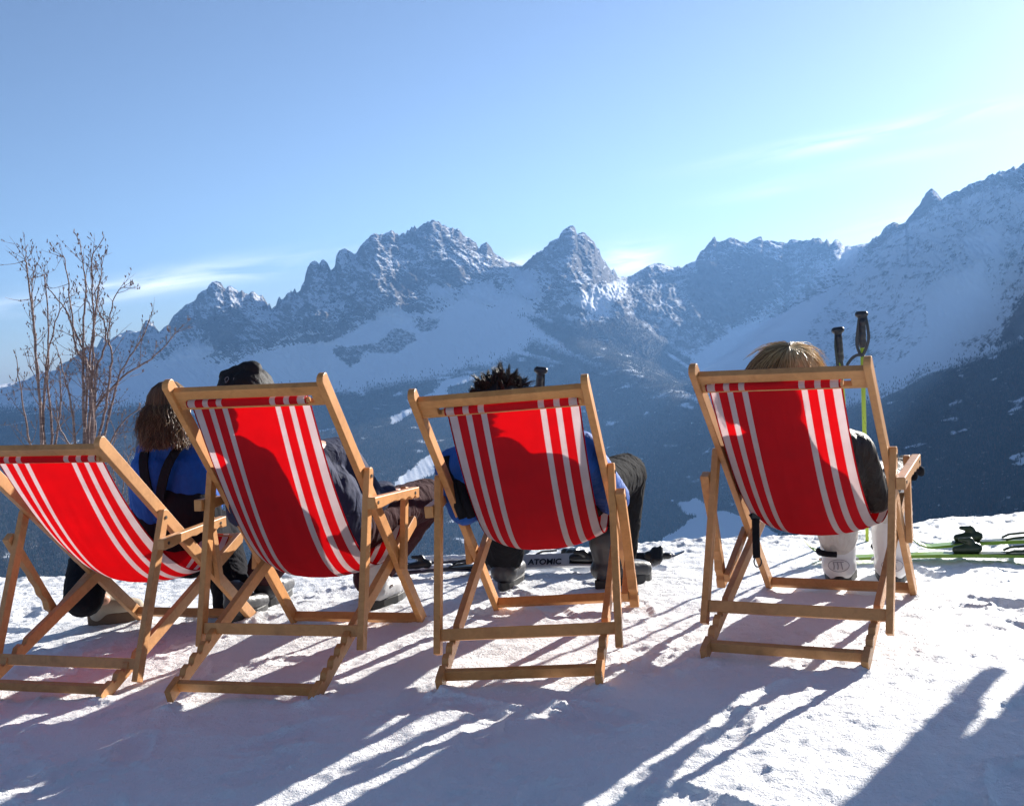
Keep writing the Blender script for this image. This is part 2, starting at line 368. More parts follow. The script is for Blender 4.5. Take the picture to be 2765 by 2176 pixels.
ZZ2 = spur(ZZ2, [(2345,664,8700),(2240,790,7900),(2130,880,7200),(1990,962,6600),(1900,1030,6200)], .55, 40)
V = np.stack([RR2*np.sin(A2), RR2*np.cos(A2), ZZ2], -1)
# normals -> slope
du = np.gradient(V, axis=1); dv = np.gradient(V, axis=0)
N = np.cross(du, dv); N /= np.linalg.norm(N, axis=-1, keepdims=True)+1e-9
N *= np.sign(N[..., 2:3]+1e-9)
nzv = N[..., 2]
# back into photograph pixels for the traced snowfields and clearings
rel = V - np.array([0, 0, CAMH]); zc = rel@np.array(FWD)
IPX = IW/2+FPX*(rel@np.array(RT))/zc; IPY = IH/2-FPX*(rel@np.array(UP))/zc
SNOWF = [[(897,927),(987,878),(1069,833),(1093,853),(1110,861),(1020,911),(1011,921),(930,927)],
 [(640,1000),(700,964),(782,939),(897,931),(897,960),(946,993),(987,984),(1069,960),(1130,927),(1184,890),(1233,845),(1315,870),(1376,898),(1417,931),(1397,956),(1233,984),(1069,1005),(905,1025),(782,1020),(640,1030)],
 [(1257,780),(1327,767),(1339,804),(1397,796),(1430,837),(1376,829),(1307,812),(1266,812)],[(1163,780),(1216,780),(1220,804),(1175,796)],
 [(1543,804),(1605,788),(1666,763),(1695,759),(1679,796),(1654,820),(1630,853),(1593,837)],
 [(1820,1040),(1912,939),(1994,890),(2097,870),(2097,919),(2015,1001),(1950,1045)],[(2260,712),(2281,672),(2318,672),(2281,740)],
 [(2529,750),(2651,703),(2690,871),(2585,918),(2506,989),(2421,1040),(2407,1012),(2515,895),(2492,801)],[(2094,909),(2234,797),(2262,778),(2225,825),(2140,918)],
 [(434,1021),(471,960),(566,911),(574,943),(512,993),(451,1034)],[(533,1050),(700,960),(730,985),(610,1050)],[(1420,735),(1455,770),(1450,800),(1400,790),(1385,740)],[(120,1060),(220,1010),(260,1030),(150,1090)],[(2600,640),(2700,600),(2700,690),(2620,700)]]
ROCKF = [[(897,955),(905,935),(1011,919),(1069,882),(1122,898),(1130,919),(1077,960),(987,952),(946,993)],[(1110,874),(1192,853),(1184,890),(1134,902)],
 [(1060,760),(1110,720),(1160,740),(1120,790),(1070,800)],[(560,860),(640,820),(680,870),(600,950),(540,930)],[(1180,730),(1260,720),(1255,780),(1190,775)],[(1900,700),(2060,690),(2100,800),(2000,880),(1900,860),(1850,780)]]
CLEAR = [[(1171,1050),(1212,1025),(1274,1013),(1285,1022),(1220,1040),(1206,1056),(1218,1078),(1190,1079)],[(1052,1144),(1061,1124),(1110,1099),(1116,1111),(1069,1142)],
 [(1040,1322),(1108,1270),(1165,1222),(1185,1240),(1172,1272),(1090,1330)],[(1690,1530),(1780,1462),(1845,1420),(1885,1388),(1960,1380),(2060,1415),(2140,1475),(2140,1570),(1690,1570)],[(1830,1360),(1880,1345),(1920,1370),(1890,1395),(1850,1385)],[(1100,1080),(1180,1062),(1200,1090),(1120,1110)],[(1990,1090),(2090,1070),(2120,1090),(2030,1115)]]
FL = [(-300,1130),(0,1095),(75,1090),(300,1088),(500,1085),(680,1082),(800,1058),(900,1050),(1000,1036),(1150,1014),(1270,985),(1400,950),(1440,905),(1520,935),(1600,968),(1680,993),(1760,1023),(1860,1063),(1900,1078),(2000,1088),(2200,1112),(2400,1048),(2480,1008),(2620,962),(2765,908),(3100,850)]
wob = 26*fbm(S/260, ZZ2/160, oct=4)
fx, fy = zip(*FL)
forest = sstep(-34, 60, IPY-np.interp(IPX, fx, fy)+wob)*(V2 > 4)
snow = sstep(.46, .98, nzv + .30*fbm(S/60, ZZ2/60, oct=4) + .34*fbm((S+ZZ2*.8)/300, ZZ2/240, oct=3) - .07*zone_wall + zone_apr*(.24-.52*sstep(2060, 2240, IPX)*(IPX < 2900)))
inr = (IPX > -250) & (IPX < 3050) & (V2 > 4.5)
pa, pb = IPX[inr]+wob[inr]*.6, IPY[inr]+wob[inr]*.35
wob2 = 14*fbm(S/60, (ZZ2+RR2*.3)/60, oct=3)[inr]
acc = np.zeros(pa.shape)
for P in SNOWF: acc = np.maximum(acc, sstep(-26, 10, poly_dist(pa, pb, P)+wob2*1.2))
rk = np.zeros(pa.shape)
SPECK = [[(1640,760),(1850,740),(1990,800),(1990,880),(1880,960),(1800,930),(1680,870),(1640,820)], [(2330,700),(2520,560),(2700,500),(2790,520),(2790,760),(2700,900),(2400,1040),(2250,1040),(2150,960),(2200,850)], [(1440,880),(1560,850),(1650,930),(1600,960),(1500,915)]]
spk = np.zeros(pa.shape)
for P in SPECK: spk = np.maximum(spk, sstep(-30, 20, poly_dist(pa, pb, P)))
for P in ROCKF: rk = np.maximum(rk, sstep(-8, 8, poly_dist(pa, pb, P)))
clr = np.zeros(pa.shape)
for P in CLEAR: clr = np.maximum(clr, sstep(-6, 4, poly_dist(IPX[inr]+wob2, IPY[inr]+wob2*.5, P)))
fine = (.55*fbm((S+ZZ2*.8)/130, ZZ2/60, oct=5, gain=.65)+.6*fbm((S-ZZ2*.5)/46, ZZ2/40, oct=4, gain=.65))[inr]
sv = snow[inr]; sv = sv*(1-spk)+spk*np.clip(np.where(IPX[inr] < 2000, .40, .62)+.75*fine, 0, 1); sv = sv*(1-.55*rk); sv = np.maximum(sv, acc*(1-.5*rk)); snow[inr] = sv
fv = forest[inr]; thin = np.maximum(sstep(-25, 25, poly_dist(pa, pb, [(1480,905),(1540,870),(1690,850),(1860,960),(1910,1085),(1760,1060),(1560,965)])), .8*sstep(-20, 20, poly_dist(pa, pb, [(1400,850),(1500,835),(1620,905),(1650,965),(1500,925)])))
fv = np.maximum(fv, thin*np.clip(.85+.8*fine, 0, 1)); forest[inr] = fv*(1-clr)
glade = np.maximum(sstep(.10, .5, fbm(S/170+9, (RR2+ZZ2*2)/170, oct=4)), .9*sstep(.14, .42, fbm((S-RR2*.5)/520+3, (RR2+S*.4)/130, oct=4))*sstep(120, 20, IPY-np.interp(IPX, fx, fy))); forest = forest*(1-.75*glade)
snow = np.clip(snow + zone_for*.9, 0, 1)
t = NT('mountain_snow_and_rock')
c = t.coord('Object')
n1 = t.noise(.045, 8, c, 0.4, .72); n2 = t.noise(.008, 5, c)
sf = t.math('ADD', t.attr('snow'), t.math('MULTIPLY', t.math('SUBTRACT', n1, .5), 1.1))
sfac = t.rng(sf, .38, .62)
rock = t.ramp(n2, [(.3, (.075, .070, .068)), (.55, (.135, .122, .115)), (.75, (.20, .175, .155))])
wood = t.ramp(n1, [(.35, (.028, .032, .026)), (.6, (.06, .052, .040)), (.68, (.42, .43, .45))])
base = t.mix(sfac, rock, (.78, .80, .84))
ff = t.rng(t.math('ADD', t.attr('forest'), t.math('MULTIPLY', t.math('SUBTRACT', n1, .5), .9)), .35, .65)
base = t.mix(ff, base, wood)
nrm = t.bump(t.math('MULTIPLY', t.noise(.05, 7, c, 0, .7), t.math('SUBTRACT', 1.15, t.attr('apron'))), 1.0, 16)
MAT_MOUNT = t.done(t.principled(base, .9, nrm, .1))
me = np_mesh('mountains', V.reshape(-1, 3), grid_faces(len(vv), len(az))[:, ::-1])
set_attr(me, 'snow', snow); set_attr(me, 'forest', forest); set_attr(me, 'apron', np.clip(zone_apr+zone_for+sstep(.9, 1, snow)*.6, 0, 1))
mount = tag(link_mesh('mountains', me, MAT_MOUNT), kind='structure')

# the far-off conifer and larch forest on the valley sides: uncountable, one mesh of little trees
rs = np.random.RandomState(3)
area = np.linalg.norm(np.cross(du, dv), axis=-1)
prob = (forest**1.5)*area*(V2 > 4.9)*(V2 < 8.2)*(A2 > R(-26))*(A2 < R(27))*(IPY < 1600)/(RR2**.6)
pidx = rs.choice(V.reshape(-1, 3).shape[0], size=190000, p=(prob/prob.sum()).ravel())
B = V.reshape(-1, 3)[pidx]; jit = rs.normal(size=(len(B), 2))*6
uu, ww = du.reshape(-1, 3)[pidx], dv.reshape(-1, 3)[pidx]
B = B + uu*(rs.rand(len(B), 1)-.5) + ww*(rs.rand(len(B), 1)-.5)
hgt = rs.uniform(6, 15, len(B)); rad = hgt*rs.uniform(.13, .22, len(B))
k = 5; ang = np.arange(k)/k*2*np.pi
ring = np.stack([np.cos(ang), np.sin(ang), 0*ang], 1)
TV = np.empty((len(B), k+1, 3)); TV[:, :k] = B[:, None]+ring[None]*rad[:, None, None]; TV[:, :k, 2] += hgt[:, None]*.05-2
TV[:, k] = B; TV[:, k, 2] += hgt; TV[:, k, :2] += rs.normal(size=(len(B), 2))*.6
TF = np.stack([np.stack([np.full(k, 0)+np.arange(k), (np.arange(k)+1) % k, np.full(k, k)], 1)]*1)[0]
TF = (TF[None]+(np.arange(len(B))*(k+1))[:, None, None]).reshape(-1, 3)
t = NT('conifer_foliage'); tint = t.attr('tint')
col = t.ramp(tint, [(0, (.016, .024, .018)), (.55, (.030, .038, .028)), (.7, (.075, .052, .034)), (1, (.11, .075, .045))])
MAT_TREES = t.done(t.principled(col, .9, None, .05))
me = np_mesh('forest', TV.reshape(-1, 3), TF, smooth=False)
set_attr(me, 'tint', np.repeat(np.clip(rs.rand(len(B))*.8 + .25*fbm(B[:, 0]/300, B[:, 1]/300, oct=3), 0, 1), k+1))
tag(link_mesh('forest', me, MAT_TREES), kind='stuff')

# ------------------------------------------------------------------ the snow terrace
def edge_y(x):                                    # far edge of the level snow, from the photograph
    return np.interp(x, [-6, -2.5, -.55, -.2, .5, 1.2, 1.7, 2.2, 6], [6.1, 6.0, 5.55, 5.48, 5.5, 5.45, 5.5, 5.7, 5.8])
FEET = [(-1.912, 3.823), (-1.438, 3.697), (-1.67, 4.828), (-1.148, 4.689), (-1.144, 3.5), (-0.67, 3.377), (-0.922, 4.457), (-0.399, 4.321), (-0.281, 3.388), (0.2, 3.295), (-0.113, 4.396), (0.418, 4.294), (0.547, 3.493), (0.987, 3.277), (0.976, 4.423), (1.461, 4.186)]
_pr = np.random.RandomState(77)
PRINTS = [(_pr.uniform(-3.2, 3.4), _pr.uniform(2.1, 5.3), _pr.uniform(-1.2, 1.2)) for _ in range(150)]
def snow_z(x, y):
    x = np.asarray(x, float); y = np.asarray(y, float)
    lo = .030*fbm(x*1.1, y*1.1, oct=3)
    trod = sstep(-.15, .35, fbm(x*.9+4, y*1.3+2, oct=2))
    mid = .014*fbm(x*6, y*6+3, oct=4, gain=.6)
    lump = .013*np.maximum(0, fbm(x*17+wv(x, y), y*17, oct=4, gain=.62))*(.5+trod)
    z = lo*.45 + mid + lump - .016 + np.interp(x, [-3, -1.9, -1.45, -.9, 0, .8, 2.5], [-.03, -.045, -.035, .0, .018, .02, .0])*sstep(2.2, 3.2, y)
    for fx_, fy_ in FEET:
        d2 = (x-fx_)**2+(y-fy_)**2; near = d2 < .03
        if near.any(): z[near] += .016*np.exp(-d2[near]/.0022)*(1+.8*perlin(x[near]*60, y[near]*60))
    for (px_, py_, a_) in PRINTS:                  # boot prints trodden into the surface
        u_ = (x-px_)*math.cos(a_)+(y-py_)*math.sin(a_); v_ = -(x-px_)*math.sin(a_)+(y-py_)*math.cos(a_)
        near = (np.abs(u_) < .11) & (np.abs(v_) < .24)
        if near.any():
            un, vn, xn, yn = u_[near], v_[near], x[near], y[near]; q_ = (un/.052)**4+(vn/.14)**4
            z[near] += -.012*np.exp(-q_)+.006*np.exp(-((q_-1.6)/1.2)**2)*(1+perlin(xn*45, yn*45))
    e = edge_y(x) + .10*fbm(x*2.2, y*0+1.7, oct=4)
    d = y-e
    z = z + .012*np.exp(-(d/.2)**2)*(1+2.2*fbm(x*9, y*9, oct=4, gain=.65)) - np.where(d > 0, np.maximum(d-.05, 0)*.45, 0)
    return z
def wv(x, y): return .6*perlin(x*3, y*3)
xs = np.concatenate([np.linspace(-60, -5.2, 16), np.linspace(-5, -2.9, 90), np.linspace(-2.88, 3.0, 620), np.linspace(3.02, 6, 100), np.linspace(6.3, 60, 16)])
ys = np.concatenate([np.linspace(-60, 0.2, 24), np.linspace(.3, 2.2, 60), np.linspace(2.21, 6.4, 470), np.linspace(6.5, 28, 30)])
X2, Y2 = np.meshgrid(xs, ys, indexing='ij')
Z2 = snow_z(X2, Y2)
me = np_mesh('snow_ground', np.stack([X2, Y2, Z2], -1).reshape(-1, 3), grid_faces(len(xs), len(ys)))
t = NT('packed_snow'); c = t.coord('Object')
nn = t.noise(55, 6, c, .2, .62); n3 = t.noise(160, 4, c, 0, .6); n4 = t.noise(9, 5, c, .4)
hh = t.math('ADD', t.math('MULTIPLY', nn, .7), t.math('MULTIPLY', n3, .35))
hh = t.math('ADD', hh, t.math('MULTIPLY', n4, .9))
colr = t.mix(t.noise(4, 5, c), (.90, .91, .93), (.96, .965, .97))
MAT_SNOW = t.done(t.principled(colr, .55, t.bump(hh, .75, .016), .25))
ground = tag(link_mesh('snow_ground', me, MAT_SNOW), kind='structure')
def gz(x, y): return float(snow_z(np.array([x]), np.array([y]))[0])

# ------------------------------------------------------------------ air
mb = MB()
zlo = float(V[..., 2].min())-3; zhi = float(V[..., 2].max())+15
x0, x1, y0, y1 = -11500., 14000., -70., 14500.
mb.add([(x0,y0,zlo),(x1,y0,zlo),(x1,y1,zlo),(x0,y1,zlo),(x0,y0,zhi),(x1,y0,zhi),(x1,y1,zhi),(x0,y1,zhi)], [(0,3,2,1),(4,5,6,7),(0,1,5,4),(1,2,6,5),(2,3,7,6),(3,0,4,7)])
t = NT('valley_air'); pv = t.n('ShaderNodeVolumePrincipled')
pv.inputs['Color'].default_value = (.24, .50, 1.0, 1); pv.inputs['Density'].default_value = 4.1e-5; pv.inputs['Anisotropy'].default_value = .3
t.l(pv.outputs[0], t.out.inputs['Volume'])
haze = tag(mb.build('haze', t.m), kind='stuff')

# ================================================================== DECK CHAIRS
def wood(name, base, dark):
    t = NT(name); c = t.coord('Object', (1, 1, 1)); g = t.noise(30, 6, c, 1.2, .65)
    g2 = t.noise(6, 4, c)
    f = t.math('ADD', t.math('MULTIPLY', g, .55), t.math('MULTIPLY', g2, .45))
    col = t.ramp(f, [(.30, dark), (.55, base), (.8, tuple(min(1, v*1.15) for v in base))])
    stain = t.rng(t.noise(11, 6, c), .60, .74)
    col = t.mix(t.math('MULTIPLY', stain, .4), col, tuple(v*.5 for v in dark))
    return t.done(t.principled(col, .45, t.bump(g, .10, .002), .35))
WOOD = wood('varnished_beech', (.60, .275, .090), (.45, .185, .055))
WOOD_GREY = wood('weathered_beech', (.55, .275, .108), (.39, .180, .068))
def canvas_mat(name):
    t = NT(name)
    u = t.n('ShaderNodeUVMap', uv_map='UVMap'); sx = t.n('ShaderNodeSeparateXYZ'); t.l(u.outputs[0], sx.inputs[0])
    d = t.math('ABSOLUTE', t.math('SUBTRACT', sx.outputs[0], .5))
    ramp = t.n('ShaderNodeValToRGB'); ramp.color_ramp.interpolation = 'CONSTANT'; t.l(t.math('MULTIPLY', d, 2.0), ramp.inputs[0])
    red, white = (.80, .026, .038, 1), (.80, .73, .73, 1)
    stops = [(0, red), (.40, white), (.492, red), (.63, white), (.722, red), (.852, white), (.976, (.45, .010, .018, 1))]
    el = ramp.color_ramp.elements
    while len(el) < len(stops): el.new(.5)
    for e, (p, c) in zip(el, stops): e.position = p; e.color = c
    c = t.coord('UV', (1, 1, 1)); wv_ = t.noise(700, 2, c); f = t.noise(14, 4, t.coord('Object'))
    col = t.mix(t.math('MULTIPLY', f, .28), ramp.outputs[0], (.30, .03, .035))
    bmp = t.bump(wv_, .25, .0015)
    df = t.n('ShaderNodeBsdfDiffuse'); tr = t.n('ShaderNodeBsdfTranslucent'); mx = t.n('ShaderNodeMixShader'); mx.inputs[0].default_value = .60
    for b in (df, tr): t.l(col, b.inputs['Color']); t.l(bmp, b.inputs['Normal'])
    t.l(df.outputs[0], mx.inputs[1]); t.l(tr.outputs[0], mx.inputs[2])
    return t.done(mx.outputs[0])
CANVAS = canvas_mat('striped_canvas')
STEEL = plain('dark_bolt', (.12, .11, .10), .4, .2, 60, metal=.8)
XC, XA, XB = .2936, .2699, .2450
PROF = ['yT','zT','yF','yCt','zCt','yCb','zCb','zS','yAr','zAr','yAf','zAf','yD','zD']
def chair_matrix(c):
    X, Y, a, z, tx, ty = c
    mtx = Euler((tx, ty, a), 'XYZ').to_matrix().to_4x4(); mtx.translation = (X, Y, z); return mtx
def uv_grid(me, nu, nv):
    uv = me.uv_layers.new(name='UVMap'); idx = np.empty(len(me.loops), dtype=np.int32); me.loops.foreach_get('vertex_index', idx)
    co = np.stack([(idx//nv)/(nu-1), (idx % nv)/(nv-1)], 1).astype(np.float32); uv.data.foreach_set('uv', co.ravel())
def bez(P, t):
    a = (1-t); return P[0]*a**3 + P[1]*3*a*a*t + P[2]*3*a*t*t + P[3]*t**3
BULGE = .075
def bulge(x, t): return np.sin(math.pi*np.minimum(1, t*1.02))**1.2*(1-np.minimum(1, np.abs(x))**2.4)
LB = 1.075                                         # length of the seat rails
def seat_curve(q):
    T, F = Vector((0, q['yT'], q['zT'])), Vector((0, q['yF'], 0)); u = (F-T).normalized(); nf = Vector((0, -u.z, u.y)); nf = nf if nf.z > 0 else -nf
    pv = F - u*.3884; bd = pv.normalized(); front = bd*(LB-.02)
    return u, nf, pv, bd, front
def make_chair(prof, place, label, fold, cshift, mat, sag):
    q = dict(zip(PROF, prof)); M4 = chair_matrix(place)
    root = empty('deck_chair', M4); tag(root, label, 'deck chair', 'red striped deck chairs in a row on the snow')
    u, nf, pv, bd, front = seat_curve(q)
    X1 = Vector((1, 0, 0)); T = Vector((0, q['yT'], q['zT'])); F = Vector((0, q['yF'], 0))
    Lr = (F-T).length
    for s in (-1, 1):                               # back rails with rounded tops
        b = MB(); o = X1*(s*XA); w2 = .0235; n2 = nf
        prof_pts = []
        for k in range(7):
            a = math.pi*k/6; prof_pts.append(T + u*(.014-.016*math.sin(a)) + n2*(w2*math.cos(a)))
        end = [F + u*.012 - n2*w2, F + u*.012 + n2*w2]
        b.prism([p+o for p in prof_pts] + [p+o for p in end], X1*-.0112, X1*.0112)
        b.build('back_rail', mat, root, .0025)
    # head bar: a plank with a long slot
    def hb(s0, s1, x0, x1, th): 
        b = MB(); mid = T+u*((s0+s1)/2); b.beam(mid+X1*x0, mid+X1*x1, u, s1-s0, th); return b
    xi = XA-.0105
    bar = hb(.036, .0725, -xi, xi, .024); lo = hb(.104, .116, -xi, xi, .024)
    bar.add(lo.v, lo.f)
    for xa, xb in ((-xi, -.215+cshift*.3), (.222+cshift*.3, xi)):
        e = hb(.0722, .1042, xa, xb, .0236); bar.add(e.v, e.f)
    bar.build('head_bar', mat, root, .002)
    b = MB(); b.beam(F-u*.035-X1*xi, F-u*.035+X1*xi, nf, .036, .020); b.build('front_stretcher', mat, root, .002)
    bn = Vector((0, -bd.z, bd.y))
    for s in (-1, 1):                               # seat rails with the notches near the rear foot
        o = X1*(s*XB); b = MB(); w2 = .0225; out = []
        top = [(0, w2-.004), (.02, w2)]
        for k in range(4):
            s0 = .075+k*.062; top += [(s0, w2), (s0+.004, w2-.013), (s0+.020, w2-.014), (s0+.036, w2)]
        top += [(LB-.012, w2), (LB, w2-.012)]; bot = [(LB, -w2+.012), (LB-.012, -w2), (.0, -w2)]
        b.prism([bd*a + bn*h + o for a, h in top+bot], X1*-.011, X1*.011)
        b.build('seat_rail', mat, root, .002)
    xb = XB-.0105
    b = MB(); b.beam(bd*.055-X1*xb, bd*.055+X1*xb, bn, .034, .020); b.build('rear_stretcher', mat, root, .002)
    b = MB(); b.beam(front-X1*xb, front+X1*xb, bn, .036, .022); b.build('seat_front_bar', mat, root, .002)
    Ct, Cb = Vector((0, q['yCt'], q['zCt'])), Vector((0, q['yCb'], q['zCb'])); cd = (Cb-Ct).normalized(); cn = Vector((0, cd.z, -cd.y))
    for s in (-1, 1):
        b = MB(); o = X1*(s*XC); w2 = .019
        out = [Ct + cd*(.012-.012*math.sin(math.pi*k/6)) + cn*(w2*math.cos(math.pi*k/6)) for k in range(7)] + [Cb - cn*w2, Cb + cn*w2]
        b.prism([p+o for p in out], X1*-.0112, X1*.0112); p = b.build('prop_post', mat, root, .0022)
        b = MB(); h = Ct+cd*.03+o+X1*(s*.0115); b.tube([h-X1*s*.004, h+X1*s*.003], .0065, 10); b.build('bolt', STEEL, p)
    ts = (q['zS']-q['zCb'])/(q['zCt']-q['zCb']); Sc = Cb+(Ct-Cb)*ts
    b = MB(); b.beam(Sc-X1*(XC-.0115), Sc+X1*(XC-.0115), cd, .038, .020); b.build('prop_stretcher', mat, root, .002)
    # armrests and their struts
    Ar, Af, D = Vector((0, q['yAr'], q['zAr'])), Vector((0, q['yAf'], q['zAf'])), Vector((0, q['yD'], q['zD']))
    for s in (-1, 1):
        A0, A1 = Ar.copy(), Af.copy()
        if s == fold:                               # this armrest has dropped: it hangs from the post
            dd = (D-Ar).normalized(); w = Af-Ar; par = dd*w.dot(dd); A1 = Ar+par-(w-par)
        else:
            if abs(A1.z-A0.z) > .1: A1 = Vector((0, q['yAr']+.371, q['zAr']+.02))
        ad = (A1-A0).normalized(); an = Vector((0, -ad.z, ad.y)); L = (A1-A0).length
        xo = X1*(s*(XC+.0275)); b = MB()
        top = [(-.028, .019), (L+.045, .019)]; bot = [(L+.045, -.021), (L+.012, -.021)]
        for k in range(3):
            c0 = L-.03-k*.075; bot += [(c0+.03, -.009), (c0, -.021+.004*k), (c0-.03, -.009)]
        bot += [(.03, -.021), (-.028, -.021)]
        b.prism([A0+ad*a+an*h+xo for a, h in top+bot], X1*-.015, X1*.015)
        ar = b.build('armrest', mat, root, .003)
        for h in (A0+xo+X1*(s*.0152), A1+xo+X1*(s*.0152)):
            b = MB(); b.tube([h-X1*s*.004, h+X1*s*.002], .006, 10); b.build('bolt', STEEL, ar)
        so = X1*(s*(XC+.0005)); b = MB(); sdv = (A1-D).normalized()
        b.beam(D-sdv*.02+so, A1+sdv*.022+so, Vector((0, -sdv.z, sdv.y)), .034, .0215); b.build('armrest_strut', mat, root, .0025)
    # canvas: hangs from the slot to the front bar
    P0 = T+u*.092+nf*.004; P3 = front+bn*.02; P0b = P0
    P1 = P0 + Vector((0, sag[0], sag[1])); P2 = P3 + Vector((0, sag[2], sag[3]))
    nu, nv = 45, 70; hw = .2115; vs = []
    gi, gj = np.meshgrid(np.arange(nu)/nu, np.arange(nv)/nv, indexing='ij'); WR = .0075*fbm(gi*3.2+place[0]*7, gj*2.2, oct=3) + .0035*fbm(gi*9+place[0]*3, gj*2.5+5, oct=2, ridged=True)
    for i in range(nu):
        f = i/(nu-1); x = (f-.5)*2
        for j in range(nv):
            tt = j/(nv-1); p = bez([P0, P1, P2, P3], tt)
            p = p - Vector((0, .42, .72))*(BULGE*bulge(x, tt))
            wr = .0020*math.sin(x*23+tt*4)*math.sin(math.pi*tt) + WR[i, j]*math.sin(math.pi*min(1, tt+.06))
            vs.append((x*hw*(1-.02*math.sin(math.pi*tt))+cshift*(1-tt), p.y+wr, p.z))
    me = np_mesh('canvas', vs, grid_faces(nu, nv)); uv_grid(me, nu, nv)
    cv = link_mesh('canvas', me, CANVAS, root)
    sol = cv.modifiers.new('hem', 'SOLIDIFY'); sol.thickness = .0012
    # the sleeve round its dowel shows on the rear side of the slot
    nu, nv = 40, 17; vs = []; cc = T+u*.0885-nf*.013
    for i in range(nu):
        x = (i/(nu-1)-.5)*2*hw+cshift
        for j in range(nv):
            a = 2*math.pi*j/(nv-1); vs.append(Vector((x, 0, 0))+cc+u*(.0138*math.cos(a))+nf*(.0125*math.sin(a)))
    me = np_mesh('canvas_sleeve', vs, grid_faces(nu, nv)); uv_grid(me, nu, nv)
    sl = link_mesh('canvas_sleeve', me, CANVAS, cv)
    b = MB(); b.tube([cc+X1*(cshift-hw-.008), cc+X1*(cshift+hw+.008)], .0095, 12); b.build('dowel', mat, root)
    return root, q, M4, [P0-Vector((0, .004, .004)), P1-Vector((0, .035, .06)), P2-Vector((0, .035, .06)), P3]
CH = {
 1: ([0.0568, 0.8637, 1.0334, 0.3855, 0.5738, 0.1448, 0.0146, 0.0701, 0.3314, 0.4624, 0.7019, 0.465, 0.7367, 0.2424], (-1.675, 3.76, -0.26, -0.0393, 0.0136, 0.0258)),
 2: ([0.1363, 0.9893, 0.982, 0.436, 0.6683, 0.2925, 0.0814, 0.141, 0.401, 0.5532, 0.7726, 0.5358, 0.7229, 0.2823], (-0.9071, 3.4388, -0.2539, 0.0022, -0.0125, 0.0194)),
 3: ([0.0802, 0.8984, 1.0221, 0.4085, 0.6022, 0.1915, 0.0449, 0.1022, 0.3638, 0.4898, 0.7348, 0.5098, 0.735, 0.2538], (-0.0403, 3.3414, -0.1898, 0.0219, -0.006, -0.0226)),
 4: ([0.0961, 0.9063, 1.0239, 0.4231, 0.6117, 0.1847, 0.0531, 0.1078, 0.3748, 0.5035, 0.7462, 0.5275, 0.7421, 0.2624], (0.7674, 3.3852, -0.4561, 0.0216, -0.0128, 0.0114)),
}

chairs = {}
chairs[1] = make_chair(*CH[1], 'red and white striped wooden deck chair at the left end, leaning back lowest', -1, .015, WOOD_GREY, (.24, -.36, -.26, -.27))
chairs[2] = make_chair(*CH[2], 'red and white striped wooden deck chair holding the person in the black hat', 0, -.012, WOOD, (.23, -.47, -.31, -.34))
chairs[3] = make_chair(*CH[3], 'red and white striped wooden deck chair holding the person with spiky black hair', 1, .030, WOOD, (.25, -.44, -.29, -.16))
chairs[4] = make_chair(*CH[4], 'red and white striped wooden deck chair holding the blond person in white trousers', -1, -.030, WOOD_GREY, (.25, -.44, -.29, -.19))

